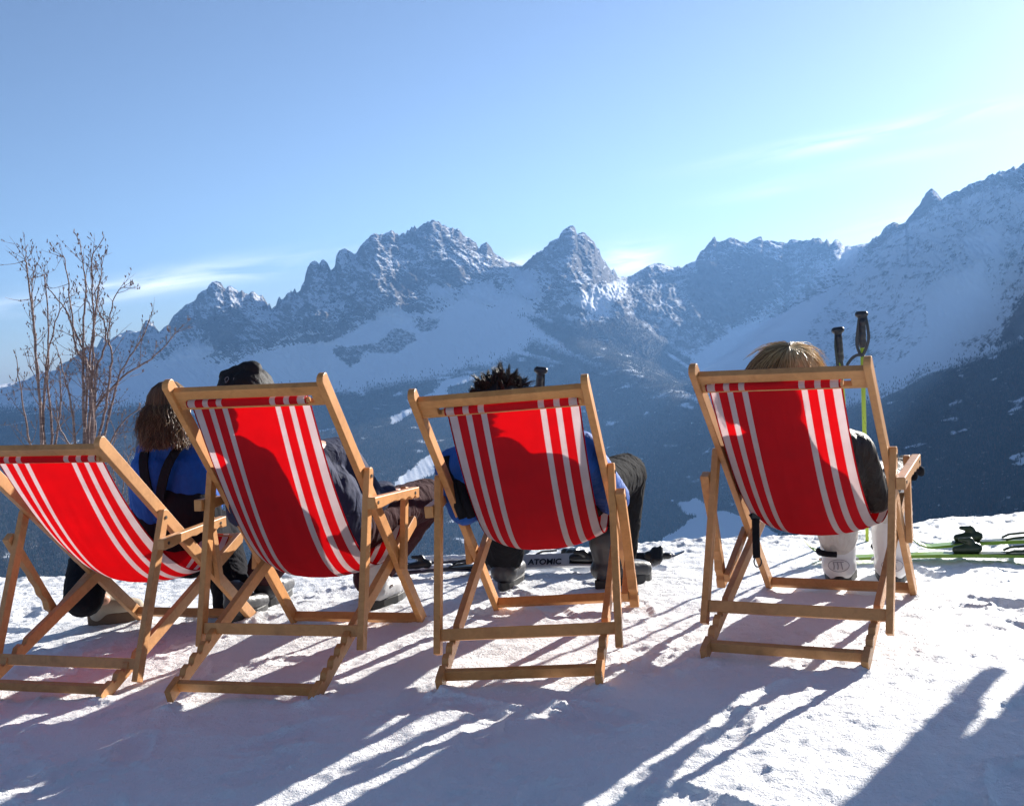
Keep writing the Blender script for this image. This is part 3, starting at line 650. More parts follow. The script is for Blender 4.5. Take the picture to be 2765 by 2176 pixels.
# ================================================================== PEOPLE
def adopt(o, root): o.parent = root; o.matrix_parent_inverse = root.matrix_world.inverted()
class Blob:                                       # rounded forms fused into one continuous skin by a voxel remesh
    def __init__(s): s.b = MB()
    def cap(s, p0, p1, r0, r1=None, n=14):
        r1 = r0 if r1 is None else r1; p0, p1 = Vector(p0), Vector(p1); d = p1-p0
        if d.length < 1e-6: d = Vector((0, 0, 1e-4))
        d0 = d.normalized(); pts, rad = [], []
        for a in (88, 60, 30): pts.append(p0-d0*r0*math.sin(R(a))); rad.append(r0*math.cos(R(a)))
        for k in range(5): pts.append(p0+d*(k/4)); rad.append(r0+(r1-r0)*k/4)
        for a in (30, 60, 88): pts.append(p1+d0*r1*math.sin(R(a))); rad.append(r1*math.cos(R(a)))
        s.b.tube(pts, rad, n); return s
    def chain(s, pts, rs):
        for i in range(len(pts)-1): s.cap(pts[i], pts[i+1], rs[i], rs[i+1])
        return s
    def ell(s, c, ax, rot=None, nu=18, nv=12):
        c = Vector(c); vs, fs = [], []
        for j in range(nv+1):
            th = math.pi*(j+.02)/(nv+.04)
            for i in range(nu):
                ph = 2*math.pi*i/nu; p = Vector((ax[0]*math.sin(th)*math.cos(ph), ax[1]*math.sin(th)*math.sin(ph), ax[2]*math.cos(th)))
                vs.append(c+(rot@p if rot is not None else p))
        for j in range(nv):
            for i in range(nu): fs.append((j*nu+i, j*nu+(i+1) % nu, (j+1)*nu+(i+1) % nu, (j+1)*nu+i))
        fs.append(tuple(reversed(range(nu)))); fs.append(tuple(nv*nu+i for i in range(nu)))
        s.b.add(vs, fs); return s
    def build(s, name, mat, root, voxel=.008, it=6, amp=0.0, scale=14, stretch=(1, 1, .45), thin=None):
        tmp = bpy.data.objects.new('tmp', s.b.mesh('tmp')); COL.objects.link(tmp)
        mo = tmp.modifiers.new('r', 'REMESH'); mo.mode = 'VOXEL'; mo.voxel_size = voxel; mo.use_smooth_shade = True
        sm = tmp.modifiers.new('s', 'SMOOTH'); sm.iterations = it; sm.factor = .5
        dg = bpy.context.evaluated_depsgraph_get(); dg.update()
        me = bpy.data.meshes.new_from_object(tmp.evaluated_get(dg)); bpy.data.objects.remove(tmp)
        me.name = name
        if amp:
            n = len(me.vertices); co = np.empty(n*3); me.vertices.foreach_get('co', co); co = co.reshape(-1, 3)
            nr = np.empty(n*3); me.vertex_normals.foreach_get('vector', nr); nr = nr.reshape(-1, 3)
            q = co*scale*np.array(stretch)
            w = fbm(q[:, 0]+2*perlin(q[:, 1], q[:, 2]), q[:, 1], q[:, 2], oct=3, ridged=True)
            co = co+nr*(w*amp)[:, None]; me.vertices.foreach_set('co', co.ravel()); me.update()
        me.shade_smooth()
        o = link_mesh(name, me, mat); adopt(o, root); return o
def part(mb, name, mat, root, bevel=0, smooth=False):
    o = mb.build(name, mat, None, bevel, smooth); adopt(o, root); return o
SKIN = plain('skin', (.55, .30, .21), .5, .08, 30, .1)
EYE = plain('eye', (.06, .05, .045), .15, .05)
def frame(fwd, up):
    f = Vector(fwd).normalized(); r = f.cross(Vector(up)).normalized(); u = r.cross(f); return Matrix((r, f, u)).transposed()
def add_head(b, c, F, sc=1.0):                    # F: columns right, forward, up
    P = lambda x, y, z: Vector(c)+F@(Vector((x, y, z))*sc)
    b.ell(P(0, -.012, .022), (.074*sc, .093*sc, .092*sc), F); b.ell(P(0, .022, -.03), (.060*sc, .074*sc, .082*sc), F)
    b.cap(P(0, .052, -.088), P(0, .066, -.084), .024*sc)
    b.cap(P(0, .094, .002), P(0, .112, -.030), .008*sc, .013*sc)
    for s in (-1, 1):
        b.ell(P(.074*s, -.004, -.012), (.009*sc, .020*sc, .032*sc), F); b.cap(P(.016*s, .090, .024), P(.050*s, .074, .026), .010*sc)
        b.cap(P(.032*s, .066, -.035), P(.045*s, .05, -.03), .024*sc)
    b.cap(P(-.02, .088, -.057), P(.02, .088, -.057), .008*sc); b.cap(P(-.016, .087, -.068), P(.016, .087, -.068), .008*sc)
def add_hand(b, wrist, d, pal, thumb_side):       # palm plus five curled fingers; d: along the hand, pal: palm-facing direction
    d = Vector(d).normalized(); pal = Vector(pal); pal = (pal-d*pal.dot(d)).normalized(); s = d.cross(pal)*thumb_side
    w = Vector(wrist)
    for k in (-1, 0, 1): b.cap(w+d*.015+s*.018*k, w+d*.085+s*.026*k, .014, .0125)
    for k, ln in ((1.5, .072), (.5, .08), (-.5, .074), (-1.5, .058)):
        p = w+d*.09+s*(.019*k); q = p+(d*.75+pal*.3)*ln*.5; r_ = q+(d*.35+pal*.8)*ln*.36; e = r_+(pal*.9-d*.1)*ln*.26
        b.chain([p, q, r_, e], [.0098, .0092, .0086, .0078])
    p = w+d*.03+s*.03; q = p+(s*.8+d*.5+pal*.3)*.036; r_ = q+(d*.8+pal*.5)*.03; b.chain([p, q, r_], [.0125, .0105, .009])
def make_person(label, J, root_at, jacket, trousers, sc=1.0, jr=1.0, tr=1.0, collar=True, jl=0.0):
    root = empty('person', Matrix.Translation(root_at)); tag(root, label, 'person')
    v = {k: Vector(p) for k, p in J.items() if k not in ('fwd', 'up')}
    F = frame(J['fwd'], J['up'])
    b = Blob(); add_head(b, v['head'], F, sc)
    nb = v['head']+F@Vector((0, -.015, -.05))*sc
    b.cap(nb, v['neck'], .050*sc, .056*sc)
    ch = v['chest']; pe = v['pelvis']; side = (v['shR']-v['shL']).normalized()
    for s in (-1, 1): b.chain([pe+side*.055*s*sc, ch+side*.06*s*sc, v['neck']+side*.03*s*sc], [.10*sc, .10*sc, .06*sc])
    for S_ in 'LR':
        b.chain([v['sh'+S_], v['el'+S_], v['ha'+S_]], [.048*sc, .038*sc, .026*sc]); b.cap(v['neck'], v['sh'+S_], .045*sc, .048*sc)
        hd = v['ha'+S_]-v['el'+S_]; add_hand(b, v['ha'+S_], hd.normalized()+Vector((0, .4, -.3)), Vector((0, .1, -1)), 1 if S_ == 'L' else -1)
        b.chain([pe+side*(.07*(1 if S_ == 'R' else -1))*sc, v['kn'+S_], v['an'+S_]], [.075*sc, .052*sc, .036*sc])
        fd = v['to'+S_]-v['an'+S_]; b.cap(v['an'+S_], v['an'+S_]+fd*.75, .036*sc, .028*sc)
    b.build('body', SKIN, root, .0075, 3)
    for s in (-1, 1):
        m_ = MB(); e = Blob(); e.ell(v['head']+F@Vector((.032*s, .0775, .010))*sc, (.0125*sc, .0125*sc, .009*sc), F, 10, 8); part(e.b, 'eye', EYE, root, 0, True)
    j = Blob()
    for s in (-1, 1):
        j.chain([pe+(ch-pe)*jl+side*.065*s*sc, pe+(ch-pe)*(.5+.3*jl)+side*.072*s*sc, ch+side*.075*s*sc], [.122*sc*jr, .125*sc*jr, .125*sc*jr])
        j.cap(ch+side*.07*s*sc, v['neck']+side*.035*s*sc-F@Vector((0, 0, .02)), .115*sc*jr, .062*sc*jr)
    for S_ in 'LR':
        el = v['el'+S_]; j.chain([v['sh'+S_], el, el+(v['ha'+S_]-el)*.96], [.070*sc*jr, .060*sc*jr, .046*sc*jr]); j.cap(v['neck']*.6+ch*.4, v['sh'+S_], .075*sc*jr, .070*sc*jr)
    if collar: j.cap(v['neck']-F@Vector((0, 0, .02)), v['neck']+(nb-v['neck'])*.35, .068*sc, .064*sc)
    jk = j.build('jacket', jacket, root, .008, 5, .0055, 11)
    q = Blob()
    for s, S_ in ((-1, 'L'), (1, 'R')):
        h = pe+side*.075*s*sc; kn, an = v['kn'+S_], v['an'+S_]
        q.chain([pe+side*.03*s, h, kn, kn+(an-kn)*.5, an], [.118*sc*tr, .105*sc*tr, .078*sc*tr, .076*sc*tr, .073*sc*tr])
    tz = q.build('trousers', trousers, root, .008, 4, .008, 10, (1, 1, .6))
    return root, v, F, jk, tz
def make_boot(root, heel, d, L, shaft, r, mats, name='boot', lean=(0, 0, 0), sole_h=.025, buckles=0):
    # heel: ground point under the heel; d: towards the toe
    upper, sole, trim = mats; d = Vector((d[0], d[1], 0)).normalized(); s = Vector((d.y, -d.x, 0)); up = Vector((0, 0, 1)); h = Vector(heel); lean = Vector(lean)
    b = Blob()
    for k in (-1, 1):
        b.chain([h+d*.035+s*.012*k+up*(.05+sole_h), h+d*L*.55+s*.016*k+up*(.048+sole_h*.6), h+d*(L-.035)+s*.012*k+up*(.036+sole_h*.6)], [r*.80, r*.74, r*.60])
    top = h+d*.045+up*shaft+lean
    b.chain([h+d*.05+up*.07, h+d*.055+up*shaft*.6+lean*.5, top], [r*.92, r*.98, r*1.05])
    b.cap(h+d*L*.42+up*.085, top-up*.07, r*.72, r*.8)
    bt = b.build(name, upper, root, .006, 4, .0015, 30)
    m = MB(); out = []
    for k in range(20):
        a = 2*math.pi*k/20; x = math.cos(a); y = math.sin(a)
        out.append(h+d*(L*.5+x*L*.53)+s*(y*r*(.86 if x > 0 else .76)*(1-.12*math.cos(2*a))))
    m.prism(out, up*-.006, up*(sole_h+.012)); so = part(m, 'sole', sole, root, .006); parent_to(so, bt, root)
    for k in range(buckles):
        zc = .06+sole_h+k*(shaft-.10)/max(1, buckles-.5); c0 = h+d*(.13-.05*(zc > .13))+up*zc
        m = MB(); 
        pts = [c0+d*(r*.95*math.cos(R(a)))+s*(r*1.06*math.sin(R(a)))-d*.05 for a in range(-80, 81, 20)]
        m.tube(pts, .006, 6); bu = part(m, 'buckle', trim, root); parent_to(bu, bt, root)
    return bt, top
def strands(name, curves, mat, root, r0=.0022, r1=.0008, tint=None, n=3):
    # curves: list of polylines with the same number of points
    C = np.array(curves); k, m_, _ = C.shape
    T = np.gradient(C, axis=1); T /= np.linalg.norm(T, axis=2, keepdims=True)+1e-9
    ref = np.array([.31, .21, .93]); A = np.cross(T, ref); A /= np.linalg.norm(A, axis=2, keepdims=True)+1e-9; Bn = np.cross(T, A)
    rad = np.linspace(r0, r1, m_)[None, :, None]
    rings = np.stack([C+rad*(A*math.cos(2*math.pi*i/n)+Bn*math.sin(2*math.pi*i/n)) for i in range(n)], 2)   # k,m,n,3
    V_ = rings.reshape(-1, 3); F_ = []
    base = (np.arange(k)*m_*n)[:, None, None]; ii = np.arange(m_-1)[None, :, None]*n; jj = np.arange(n)[None, None, :]; j2 = (jj+1) % n
    F_ = np.stack([base+ii+jj, base+ii+j2, base+ii+n+j2, base+ii+n+jj], -1).reshape(-1, 4)
    me = np_mesh(name, V_, F_); tt = np.random.RandomState(5).rand(k) if tint is None else np.asarray(tint)
    set_attr(me, 'tint', np.repeat(tt, m_*n))
    o = link_mesh(name, me, mat); adopt(o, root); return o
def hair_mat(name, stops, rough=.35, glow=.35):
    t = NT(name); col = t.ramp(t.attr('tint'), stops)
    tr = t.n('ShaderNodeBsdfTranslucent'); t.l(col, tr.inputs['Color']); mx = t.n('ShaderNodeMixShader'); mx.inputs[0].default_value = glow
    t.l(t.principled(col, rough, None, .6), mx.inputs[1]); t.l(tr.outputs[0], mx.inputs[2])
    return t.done(mx.outputs[0])
def parent_to(o, p, root): o.parent = p; o.matrix_parent_inverse = Matrix()   # the part itself already sits at the world origin

BLACK_CLOTH = fabric('black_ski_cloth', (.014, .014, .018), .9, 300, 9, .4, .08)
NAVY = fabric('navy_jacket_cloth', (.024, .031, .072), .8, 300, 8, .4, .15)
MAROON = fabric('dark_maroon_cloth', (.045, .011, .015), .9, 300, 8, .35, .2)
BLUE = fabric('bright_blue_jacket', (.009, .080, .36), .7, 300, 9, .45, .25)
GREY_CLOTH = fabric('charcoal_ski_cloth', (.013, .013, .016), .9, 300, 9, .4, .06)
BROWN_LEATHER = fabric('dark_brown_jacket', (.020, .015, .014), .55, 260, 12, .45, .25)
OFFWHITE = fabric('off_white_ski_cloth', (.58, .55, .52), .55, 260, 9, .5, .3, .12)
BOOT_DARK = plain('dark_boot', (.045, .045, .05), .4, .4, 25, .2); BOOT_SOLE = plain('boot_rubber', (.02, .02, .022), .6, .2)
BOOT_LIGHT = plain('pale_boot', (.42, .42, .43), .4, .3, 14, .2); BOOT_WHITE = plain('white_boot', (.74, .74, .75), .3, .05, 10, .05, .5)
BOOT_BEIGE = plain('beige_suede', (.42, .35, .27), .85, .2, 30, .3); SOLE_BROWN = plain('brown_sole', (.13, .075, .045), .7, .2)
TRIM = plain('boot_buckle', (.35, .35, .36), .3, .2, metal=.7)
def Wc(i, x, y, z): return chairs[i][2]@Vector((x, y, z))
def fwd_of(i, pitch=0): return chairs[i][2].to_3x3()@Vector((0, math.cos(pitch), math.sin(pitch)))

def seat(i, t, x, off):                            # a point «off» in front of the canvas of chair i, at t along it
    ctl = chairs[i][3]; p = bez(ctl, t); d = (bez(ctl, t+.01)-bez(ctl, t-.01)).normalized(); n = Vector((0, -d.z, d.y)); n = n if n.y+n.z > 0 else -n
    p = p+n*off; return chairs[i][2]@Vector((x, p.y, p.z))
# --- the person in the black hat
J = dict(head=at(672, 1082, 3.86), neck=seat(2, .14, 0, .105), chest=seat(2, .33, 0, .152), pelvis=seat(2, .66, 0, .150), shL=seat(2, .22, -.18, .135), shR=at(918, 1232, 4.08),
  elL=Wc(2, -.27, .60, .50), elR=at(1000, 1355, 4.2), haL=Wc(2, -.10, .86, .52), haR=Wc(2, .16, .92, .52), knL=Wc(2, -.16, 1.14, .54), knR=at(1150, 1345, 4.62), anL=at(716, 1535, 4.84), anR=at(1000, 1560, 4.80),
  toL=at(735, 1590, 5.0), toR=at(1040, 1600, 5.0), fwd=fwd_of(2, R(18)), up=(0, -.3, 1))
p2, v, F, jk, tz = make_person('person in a black patterned hat and navy jacket lounging with one maroon knee out', J, Wc(2, 0, .62, .24), NAVY, MAROON)
for nm, px, py, dx in (('L', 712, 1625, .2), ('R', 1000, 1640, .45)):
    h = on_ground(px, py, 0); h.z = gz(h.x, h.y)
    make_boot(p2, h, (dx, 1, 0), .28, .21, .055, (BOOT_DARK if nm == 'L' else BOOT_LIGHT, BOOT_SOLE, TRIM), buckles=2, lean=Vector((0, -.02, 0)))
HAT = fabric('black_hat_cloth', (.010, .010, .013), .7, 500, 10, .3, .2)
PRINT = plain('grey_hat_print', (.22, .22, .25), .8)
b = Blob(); hc = v['head']+F@Vector((0, -.014, .035))
b.ell(hc, (.094, .112, .090), F, 24, 16); b.ell(hc+F@Vector((.03, -.03, .03)), (.06, .075, .062), F); b.ell(hc+F@Vector((0, -.05, -.04)), (.09, .075, .05), F); b.cap(hc+F@Vector((-.05, -.02, .065)), hc+F@Vector((.045, -.01, .088)), .022, .03); b.cap(hc+F@Vector((.05, -.02, .07)), hc+F@Vector((.092, -.02, .0)), .02)
hat = b.build('hat', HAT, p2, .006, 3, .006, 13, (1, 1, 1))
def print_mark(dir_local, pts):                   # a small printed figure lying on the hat
    n = (F@Vector(dir_local)).normalized(); rr = 1/math.sqrt((dir_local[0]/.094)**2+(dir_local[1]/.112)**2+(dir_local[2]/.090)**2)
    c0 = hc+F@(Vector(dir_local)*rr)+n*.0065; sx = n.cross(Vector((0, 0, 1))).normalized()*-1; sy = sx.cross(n)*-1
    sy = sy if sy.z > 0 else -sy
    m = MB()
    for poly in pts: m.tube([c0+sx*x*.001+sy*y*.001-n*.001 for x, y in poly], .0013, 5)
    o = part(m, 'print', PRINT, p2); parent_to(o, hat, p2)
skull = [[(-8, 6), (-5, 11), (0, 13), (5, 11), (8, 6), (6, 0), (3, -3), (3, -7), (-3, -7), (-3, -3), (-6, 0), (-8, 6)], [(-4, 4), (-2, 5)], [(2, 5), (4, 4)]]
print_mark((-.30, -1, .95), skull[:1]); print_mark((.14, -1, .98), [[(-6, 7), (0, 10), (5, 6), (0, 2), (6, -2), (0, -7), (-6, -3)], [(-6, 7), (-6, -6)]]); print_mark((.62, -.8, .80), skull[:1])

# --- the person with spiky hair
J = dict(head=at(1352, 1108, 3.74), neck=seat(3, .13, 0, .105), chest=seat(3, .33, 0, .152), pelvis=seat(3, .66, 0, .150), shL=at(1228, 1262, 3.93), shR=seat(3, .20, .19, .135),
  elL=Wc(3, -.255, .58, .46), elR=at(1655, 1345, 4.02), haL=Wc(3, -.1, .88, .52), haR=at(1610, 1330, 4.35), knL=Wc(3, -.16, 1.12, .53), knR=at(1690, 1280, 4.62), anL=at(1362, 1500, 4.82), anR=at(1668, 1490, 4.78),
  toL=at(1380, 1590, 5.0), toR=at(1730, 1580, 4.9), fwd=fwd_of(3, R(15)), up=(0, -.3, 1))
p3, v, F, jk, tz = make_person('person with spiky black hair in a bright blue jacket and charcoal ski trousers', J, Wc(3, 0, .62, .24), BLUE, GREY_CLOTH, tr=1.06)
for nm, px, py, dr, L_ in (('L', 1358, 1592, (.25, 1, 0), .29), ('R', 1612, 1592, (1, .55, 0), .27)):
    h = on_ground(px, py, 0); h.z = gz(h.x, h.y)
    make_boot(p3, h, dr, L_, .20, .058, (BOOT_DARK, BOOT_SOLE, TRIM), buckles=2)
m = MB()
for dx in (0, .03): m.tube([v['shL']+Vector((dx-.02, -.055, .045)), v['shL']+Vector((dx-.015, -.075, -.02)), v['shL']+Vector((dx, -.06, -.10)), v['shL']+Vector((dx+.02, -.05, -.17))], .018, 8)
part(m, 'shoulder_strap', BLACK_CLOTH, p3, 0, True)
HAIR_BLACK = hair_mat('black_hair', [(0, (.006, .005, .006)), (1, (.014, .011, .012))], .55, .1)
b = Blob(); hc = v['head']+F@Vector((0, -.016, .022)); b.ell(hc, (.088, .104, .098), F, 22, 14)
cap = b.build('hair', HAIR_BLACK, p3, .006, 2, .004, 30, (1, 1, 1))
rs = np.random.RandomState(11); cv = []; nt = 0
while nt < 210:
    d = Vector(rs.normal(size=3)); d.normalize()
    if d.z < -.45 or (d.y > .55 and d.z < .35): continue
    nt += 1; k = Vector(rs.normal(size=3)); n = F@d; ln = rs.uniform(.020, .046)*(.8+.35*max(0, d.z)); bend = (n*.8+Vector((0, 0, .15))+k*.42)
    c0 = hc+F@Vector((d.x*.084, d.y*.098, d.z*.092)); tip = c0+n*ln*.5+bend*ln*.55
    for _ in range(15):
        o_ = Vector(rs.normal(size=3))*.0085; p = c0+o_-n*.008; e = tip+Vector(rs.normal(size=3))*.0028-bend*ln*rs.uniform(0, .3); mid = p*.45+(c0+n*ln*.45)*.55+o_*.3
        cv.append([p, p*.4+mid*.6, mid*.6+e*.4, e])
st = strands('hair_spikes', cv, HAIR_BLACK, p3, .0024, .0005, n=4); parent_to(st, cap, p3)

# --- the blond person
J = dict(head=at(2114, 1032, 3.77), neck=seat(4, .12, 0, .105), chest=seat(4, .33, 0, .152), pelvis=seat(4, .66, 0, .150), shL=seat(4, .20, -.17, .135), shR=at(2308, 1215, 3.86),
  elL=Wc(4, -.25, .60, .48), elR=at(2362, 1345, 3.96), haL=Wc(4, -.08, .86, .50), haR=at(2436, 1262, 4.20), knL=at(2262, 1340, 4.32), knR=at(2398, 1300, 4.34), anL=at(2262, 1446, 4.40), anR=at(2412, 1444, 4.42),
  toL=at(2275, 1560, 4.6), toR=at(2425, 1560, 4.6), fwd=fwd_of(4, R(15)), up=(0, -.3, 1))
p4, v, F, jk, tz = make_person('blond person in a dark brown jacket, off white ski trousers and white boots', J, Wc(4, 0, .62, .24), BROWN_LEATHER, OFFWHITE, .97, .95, 1.04)
b = Blob(); hd = v['haR']-v['elR']; add_hand(b, v['haR'], hd.normalized()+Vector((0, .4, -.3)), Vector((0, .1, -1)), -1); b.cap(v['haR']-hd.normalized()*.05, v['haR']+hd.normalized()*.03, .034)
gl = b.build('glove', BLACK_CLOTH, p4, .006, 1, .0)
nco = np.empty(len(gl.data.vertices)*3); gl.data.vertices.foreach_get('co', nco); nnr = np.empty(len(nco)); gl.data.vertex_normals.foreach_get('vector', nnr); gl.data.vertices.foreach_set('co', nco+nnr*.005)
EMB = plain('grey_boot_print', (.30, .30, .34), .5)
for nm, px, py in (('L', 2268, 1582), ('R', 2412, 1582)):
    h = on_ground(px, py, 0); h.z = gz(h.x, h.y)+.004; an = v['an'+nm]
    bt, top = make_boot(p4, h, (.30, 1, 0), .30, .215, .070, (BOOT_WHITE, BOOT_SOLE, TRIM), buckles=1)
    # dark cuff strap and the oval emblem on the back of the shaft
    dd = Vector((.30, 1, 0)).normalized(); ss = Vector((dd.y, -dd.x, 0)); cc = h+dd*.047
    m = MB(); m.tube([Vector((an.x, an.y, h.z+.138))+dd*(-.077*math.cos(R(a)))+ss*(.077*math.sin(R(a))) for a in range(-95, 5 if nm == 'L' else 20, 10)], .012, 6); 
    o = part(m, 'cuff_strap', BLACK_CLOTH, p4); parent_to(o, bt, p4)
    q = lambda x, z: cc+Vector((0, 0, .083+z))+ss*x-dd*(.0700*math.sqrt(max(0, 1-(x/.085)**2))+.0035)
    m = MB(); m.tube([q(.040*math.cos(R(a)), .024*math.sin(R(a))) for a in range(0, 361, 20)], .0014, 5)
    o = part(m, 'emblem', EMB, p4); parent_to(o, bt, p4)
    m = MB()
    for x0 in (-.017, -.002, .012): m.tube([q(x0-.003, .014), q(x0, -.002), q(x0+.002-.004*(x0 < 0), -.015)], .0026, 5)
    m.tube([q(-.022, .014), q(.019, .014)], .0016, 5)
    o = part(m, 'emblem_letters', EMB, p4); parent_to(o, bt, p4)
HAIR_BLOND = hair_mat('brown_blond_hair', [(0, (.085, .050, .028)), (.42, (.22, .135, .065)), (.68, (.58, .41, .20)), (1, (.90, .72, .44))])
b = Blob(); hc = v['head']+F@Vector((0, -.002, .012)); b.ell(hc, (.098, .112, .104), F, 22, 14)
cap = b.build('hair', hair_mat('hair_base', [(0, (.030, .018, .010)), (1, (.030, .018, .010))]), p4, .006, 2)
def bob(hc, F, n, ax, th_max, seed, crown=(0.02, -.02), lift=.012, stray=.045):
    rs = np.random.RandomState(seed); cv = []; 
    for k in range(n):
        ph = rs.uniform(0, 2*math.pi); t1 = th_max(ph)*rs.uniform(.82, 1.05); rr = 1+rs.uniform(.04, .17); pts = []
        ph2 = ph+rs.normal()*.12; wob = rs.normal()*.03; st = rs.rand() < stray
        for i in range(8):
            f = i/7; th = .05+(t1-.05)*f; a = ph+(ph2-ph)*f; g = rr+lift*math.sin(math.pi*f)*6*(.5+rs.rand()*.1)+(f*f*.35 if st else 0)
            p = Vector((math.sin(th)*math.cos(a)*ax[0]+crown[0]*(1-f), math.sin(th)*math.sin(a)*ax[1]+crown[1]*(1-f), math.cos(th)*ax[2]))*g
            p += Vector((wob, wob, 0))*f*.3
            pts.append(hc+F@p)
        cv.append(pts)
    return cv
cv = bob(hc, F, 5200, (.100, .112, .106), lambda ph: 2.25 if math.sin(ph) < .45 else 1.25, 4)
tn = np.random.RandomState(9).rand(len(cv)); tn = np.array([np.clip(tn[k]*.58+.32+.42*float((Vector(cv[k][4])-hc).dot(F@Vector((.8, 0, .35))))/.1*.5+.06, 0, 1) for k in range(len(cv))])  # random blond streaks; paler right and top is sunlight put into the tint
st = strands('hair_strands', cv, HAIR_BLOND, p4, .0013, .0006, tn); parent_to(st, cap, p4)

# --- the long haired person on the left, sitting upright on the front of her chair
J = dict(head=at(462, 1102, 4.74), neck=at(466, 1192, 4.76), chest=at(470, 1275, 4.78), pelvis=at(474, 1475, 4.8), shL=at(408, 1228, 4.77), shR=at(546, 1222, 4.77),
  elL=at(452, 1318, 5.05), elR=at(566, 1360, 4.9), haL=at(488, 1385, 5.2), haR=at(520, 1400, 5.08), knL=at(255, 1450, 5.0), knR=at(590, 1428, 5.1), anL=at(226, 1612, 4.72), anR=at(632, 1618, 4.82),
  toL=at(300, 1620, 4.8), toR=at(650, 1640, 4.9), fwd=(.30, 1, -.12), up=(0, .08, 1))
p1, v, F, jk, tz = make_person('person with long brown hair, blue jacket and black bib trousers sitting upright', J, at(478, 1530, 4.80), BLUE, BLACK_CLOTH, .92, 1.04, 1.22, jl=.45)
b = Blob(); up = Vector((0, 0, 1)); bk = F@Vector((0, -1, 0)); sd_ = F@Vector((1, 0, 0))
pc, cc = v['pelvis'], v['chest']
for s in (-1, 1): b.chain([pc+sd_*.075*s, pc*.5+cc*.5+sd_*.072*s], [.140, .134])
b.ell(pc*.36+cc*.64, (.145, .134, .075), F)
bib = b.build('bib', BLACK_CLOTH, p1, .007, 4, .003, 10)
for s in (-1, 1):                                   # braces run from the middle of the bib up over the shoulders
    m = MB(); pts = []
    a0 = pc*.36+cc*.64+bk*.140+sd_*.022*s; a1 = cc+bk*.150+sd_*.050*s+up*.02; a2 = v['neck']*.75+cc*.25+bk*.128+sd_*.082*s; a3 = v['neck']+sd_*.095*s-bk*.01-up*.012+up*.02
    P_ = [bez([a0, a1, a2, a3], k/8) for k in range(9)]
    for k in range(8): m.beam(P_[k], P_[k+1]+(P_[k+1]-P_[k])*.1, sd_, .042, .010)
    o = part(m, 'brace', BLACK_CLOTH, p1, .002); parent_to(o, bib, p1)
m = MB(); kr, ar_ = v['knR'], v['anR']               # pale side stripe on the trouser leg
out_ = Vector((.75, -.65, 0))
P_ = [kr+(ar_-kr)*f+out_*.070 for f in (.08, .25, .45, .62, .8)]
for k in range(4): m.beam(P_[k], P_[k+1], Vector((.65, .75, 0)), .034-.004*k, .010)
o = part(m, 'side_stripe', OFFWHITE, p1, .002); parent_to(o, tz, p1)
b = Blob(); b.chain([v['knR']+(ar_-kr)*.55, ar_+Vector((.0, -.01, -.02))], [.066, .088]); o = b.build('trouser_flare', BLACK_CLOTH, p1, .007, 3, .004, 12); parent_to(o, tz, p1)
h = on_ground(238, 1652, 0); h.z = gz(h.x, h.y); make_boot(p1, h, (1, .30, 0), .235, .115, .054, (BOOT_BEIGE, SOLE_BROWN, TRIM), sole_h=.035)
h = on_ground(622, 1662, 0); h.z = gz(h.x, h.y); make_boot(p1, h, (.45, 1, 0), .24, .12, .050, (BOOT_DARK, BOOT_SOLE, TRIM))
HAIR_BROWN = hair_mat('long_brown_hair', [(0, (.10, .050, .026)), (.55, (.21, .115, .060)), (.85, (.38, .24, .13)), (1, (.60, .42, .24))])
b = Blob(); hc = v['head']+F@Vector((0, -.012, .012)); b.ell(hc, (.076, .090, .088), F, 22, 14)
b.chain([hc+bk*.030, hc+bk*.055-up*.06, hc+bk*.085-up*.13], [.070, .072, .058]); b.ell(hc+bk*.055-up*.08, (.080, .045, .060), F)
cap = b.build('hair', hair_mat('long_hair_base', [(0, (.040, .021, .012)), (1, (.040, .021, .012))]), p1, .006, 3, .004, 14, (1, 1, .3))
rs = np.random.RandomState(8); cv = []
for k in range(2600):
    a = rs.uniform(math.pi*.93, math.pi*2.07); pts = []; ln = rs.uniform(.06, .20); rr = 1+rs.uniform(.02, .16); cur = rs.normal(size=2)*.018; kk = rs.uniform(3, 7); clump = int(rs.randint(0, 40)); cur = np.array([math.sin(clump*2.3)*.014, math.cos(clump*1.3)*.010])+cur*.5
    for i in range(5):
        th = .05+1.5*i/4; pts.append(hc+F@(Vector((math.sin(th)*math.cos(a)*.078, math.sin(th)*math.sin(a)*.092, math.cos(th)*.09))*rr))
    e = pts[-1]
    for i in range(1, 6):
        f = i/5; out = F@Vector((math.cos(a)*.018*f, -.055*f*(1+.3*math.sin(kk*f)), 0)); pts.append(e-up*ln*f+out+F@Vector((cur[0]*f*1.5+.013*math.sin(kk*f+clump*1.7)*f-(e-hc).dot(sd_)*.30*f*f, cur[1]*f, 0)))
    cv.append(pts)
st = strands('hair_strands', cv, HAIR_BROWN, p1, .0015, .0006); parent_to(st, cap, p1)
m = MB(); m.tube([hc+F@Vector((.092*math.cos(R(a)), -.098*math.sin(R(a))*.25, .088*math.sin(R(a)))) for a in range(10, 171, 16)], .007, 8)
eb = part(m, 'ear_warmer', BLACK_CLOTH, p1, 0, True); b = Blob(); b.ell(hc+F@Vector((-.088, 0, 0)), (.020, .036, .042), F); o = b.build('ear_pad', BLACK_CLOTH, p1, .005, 2); parent_to(o, eb, p1)

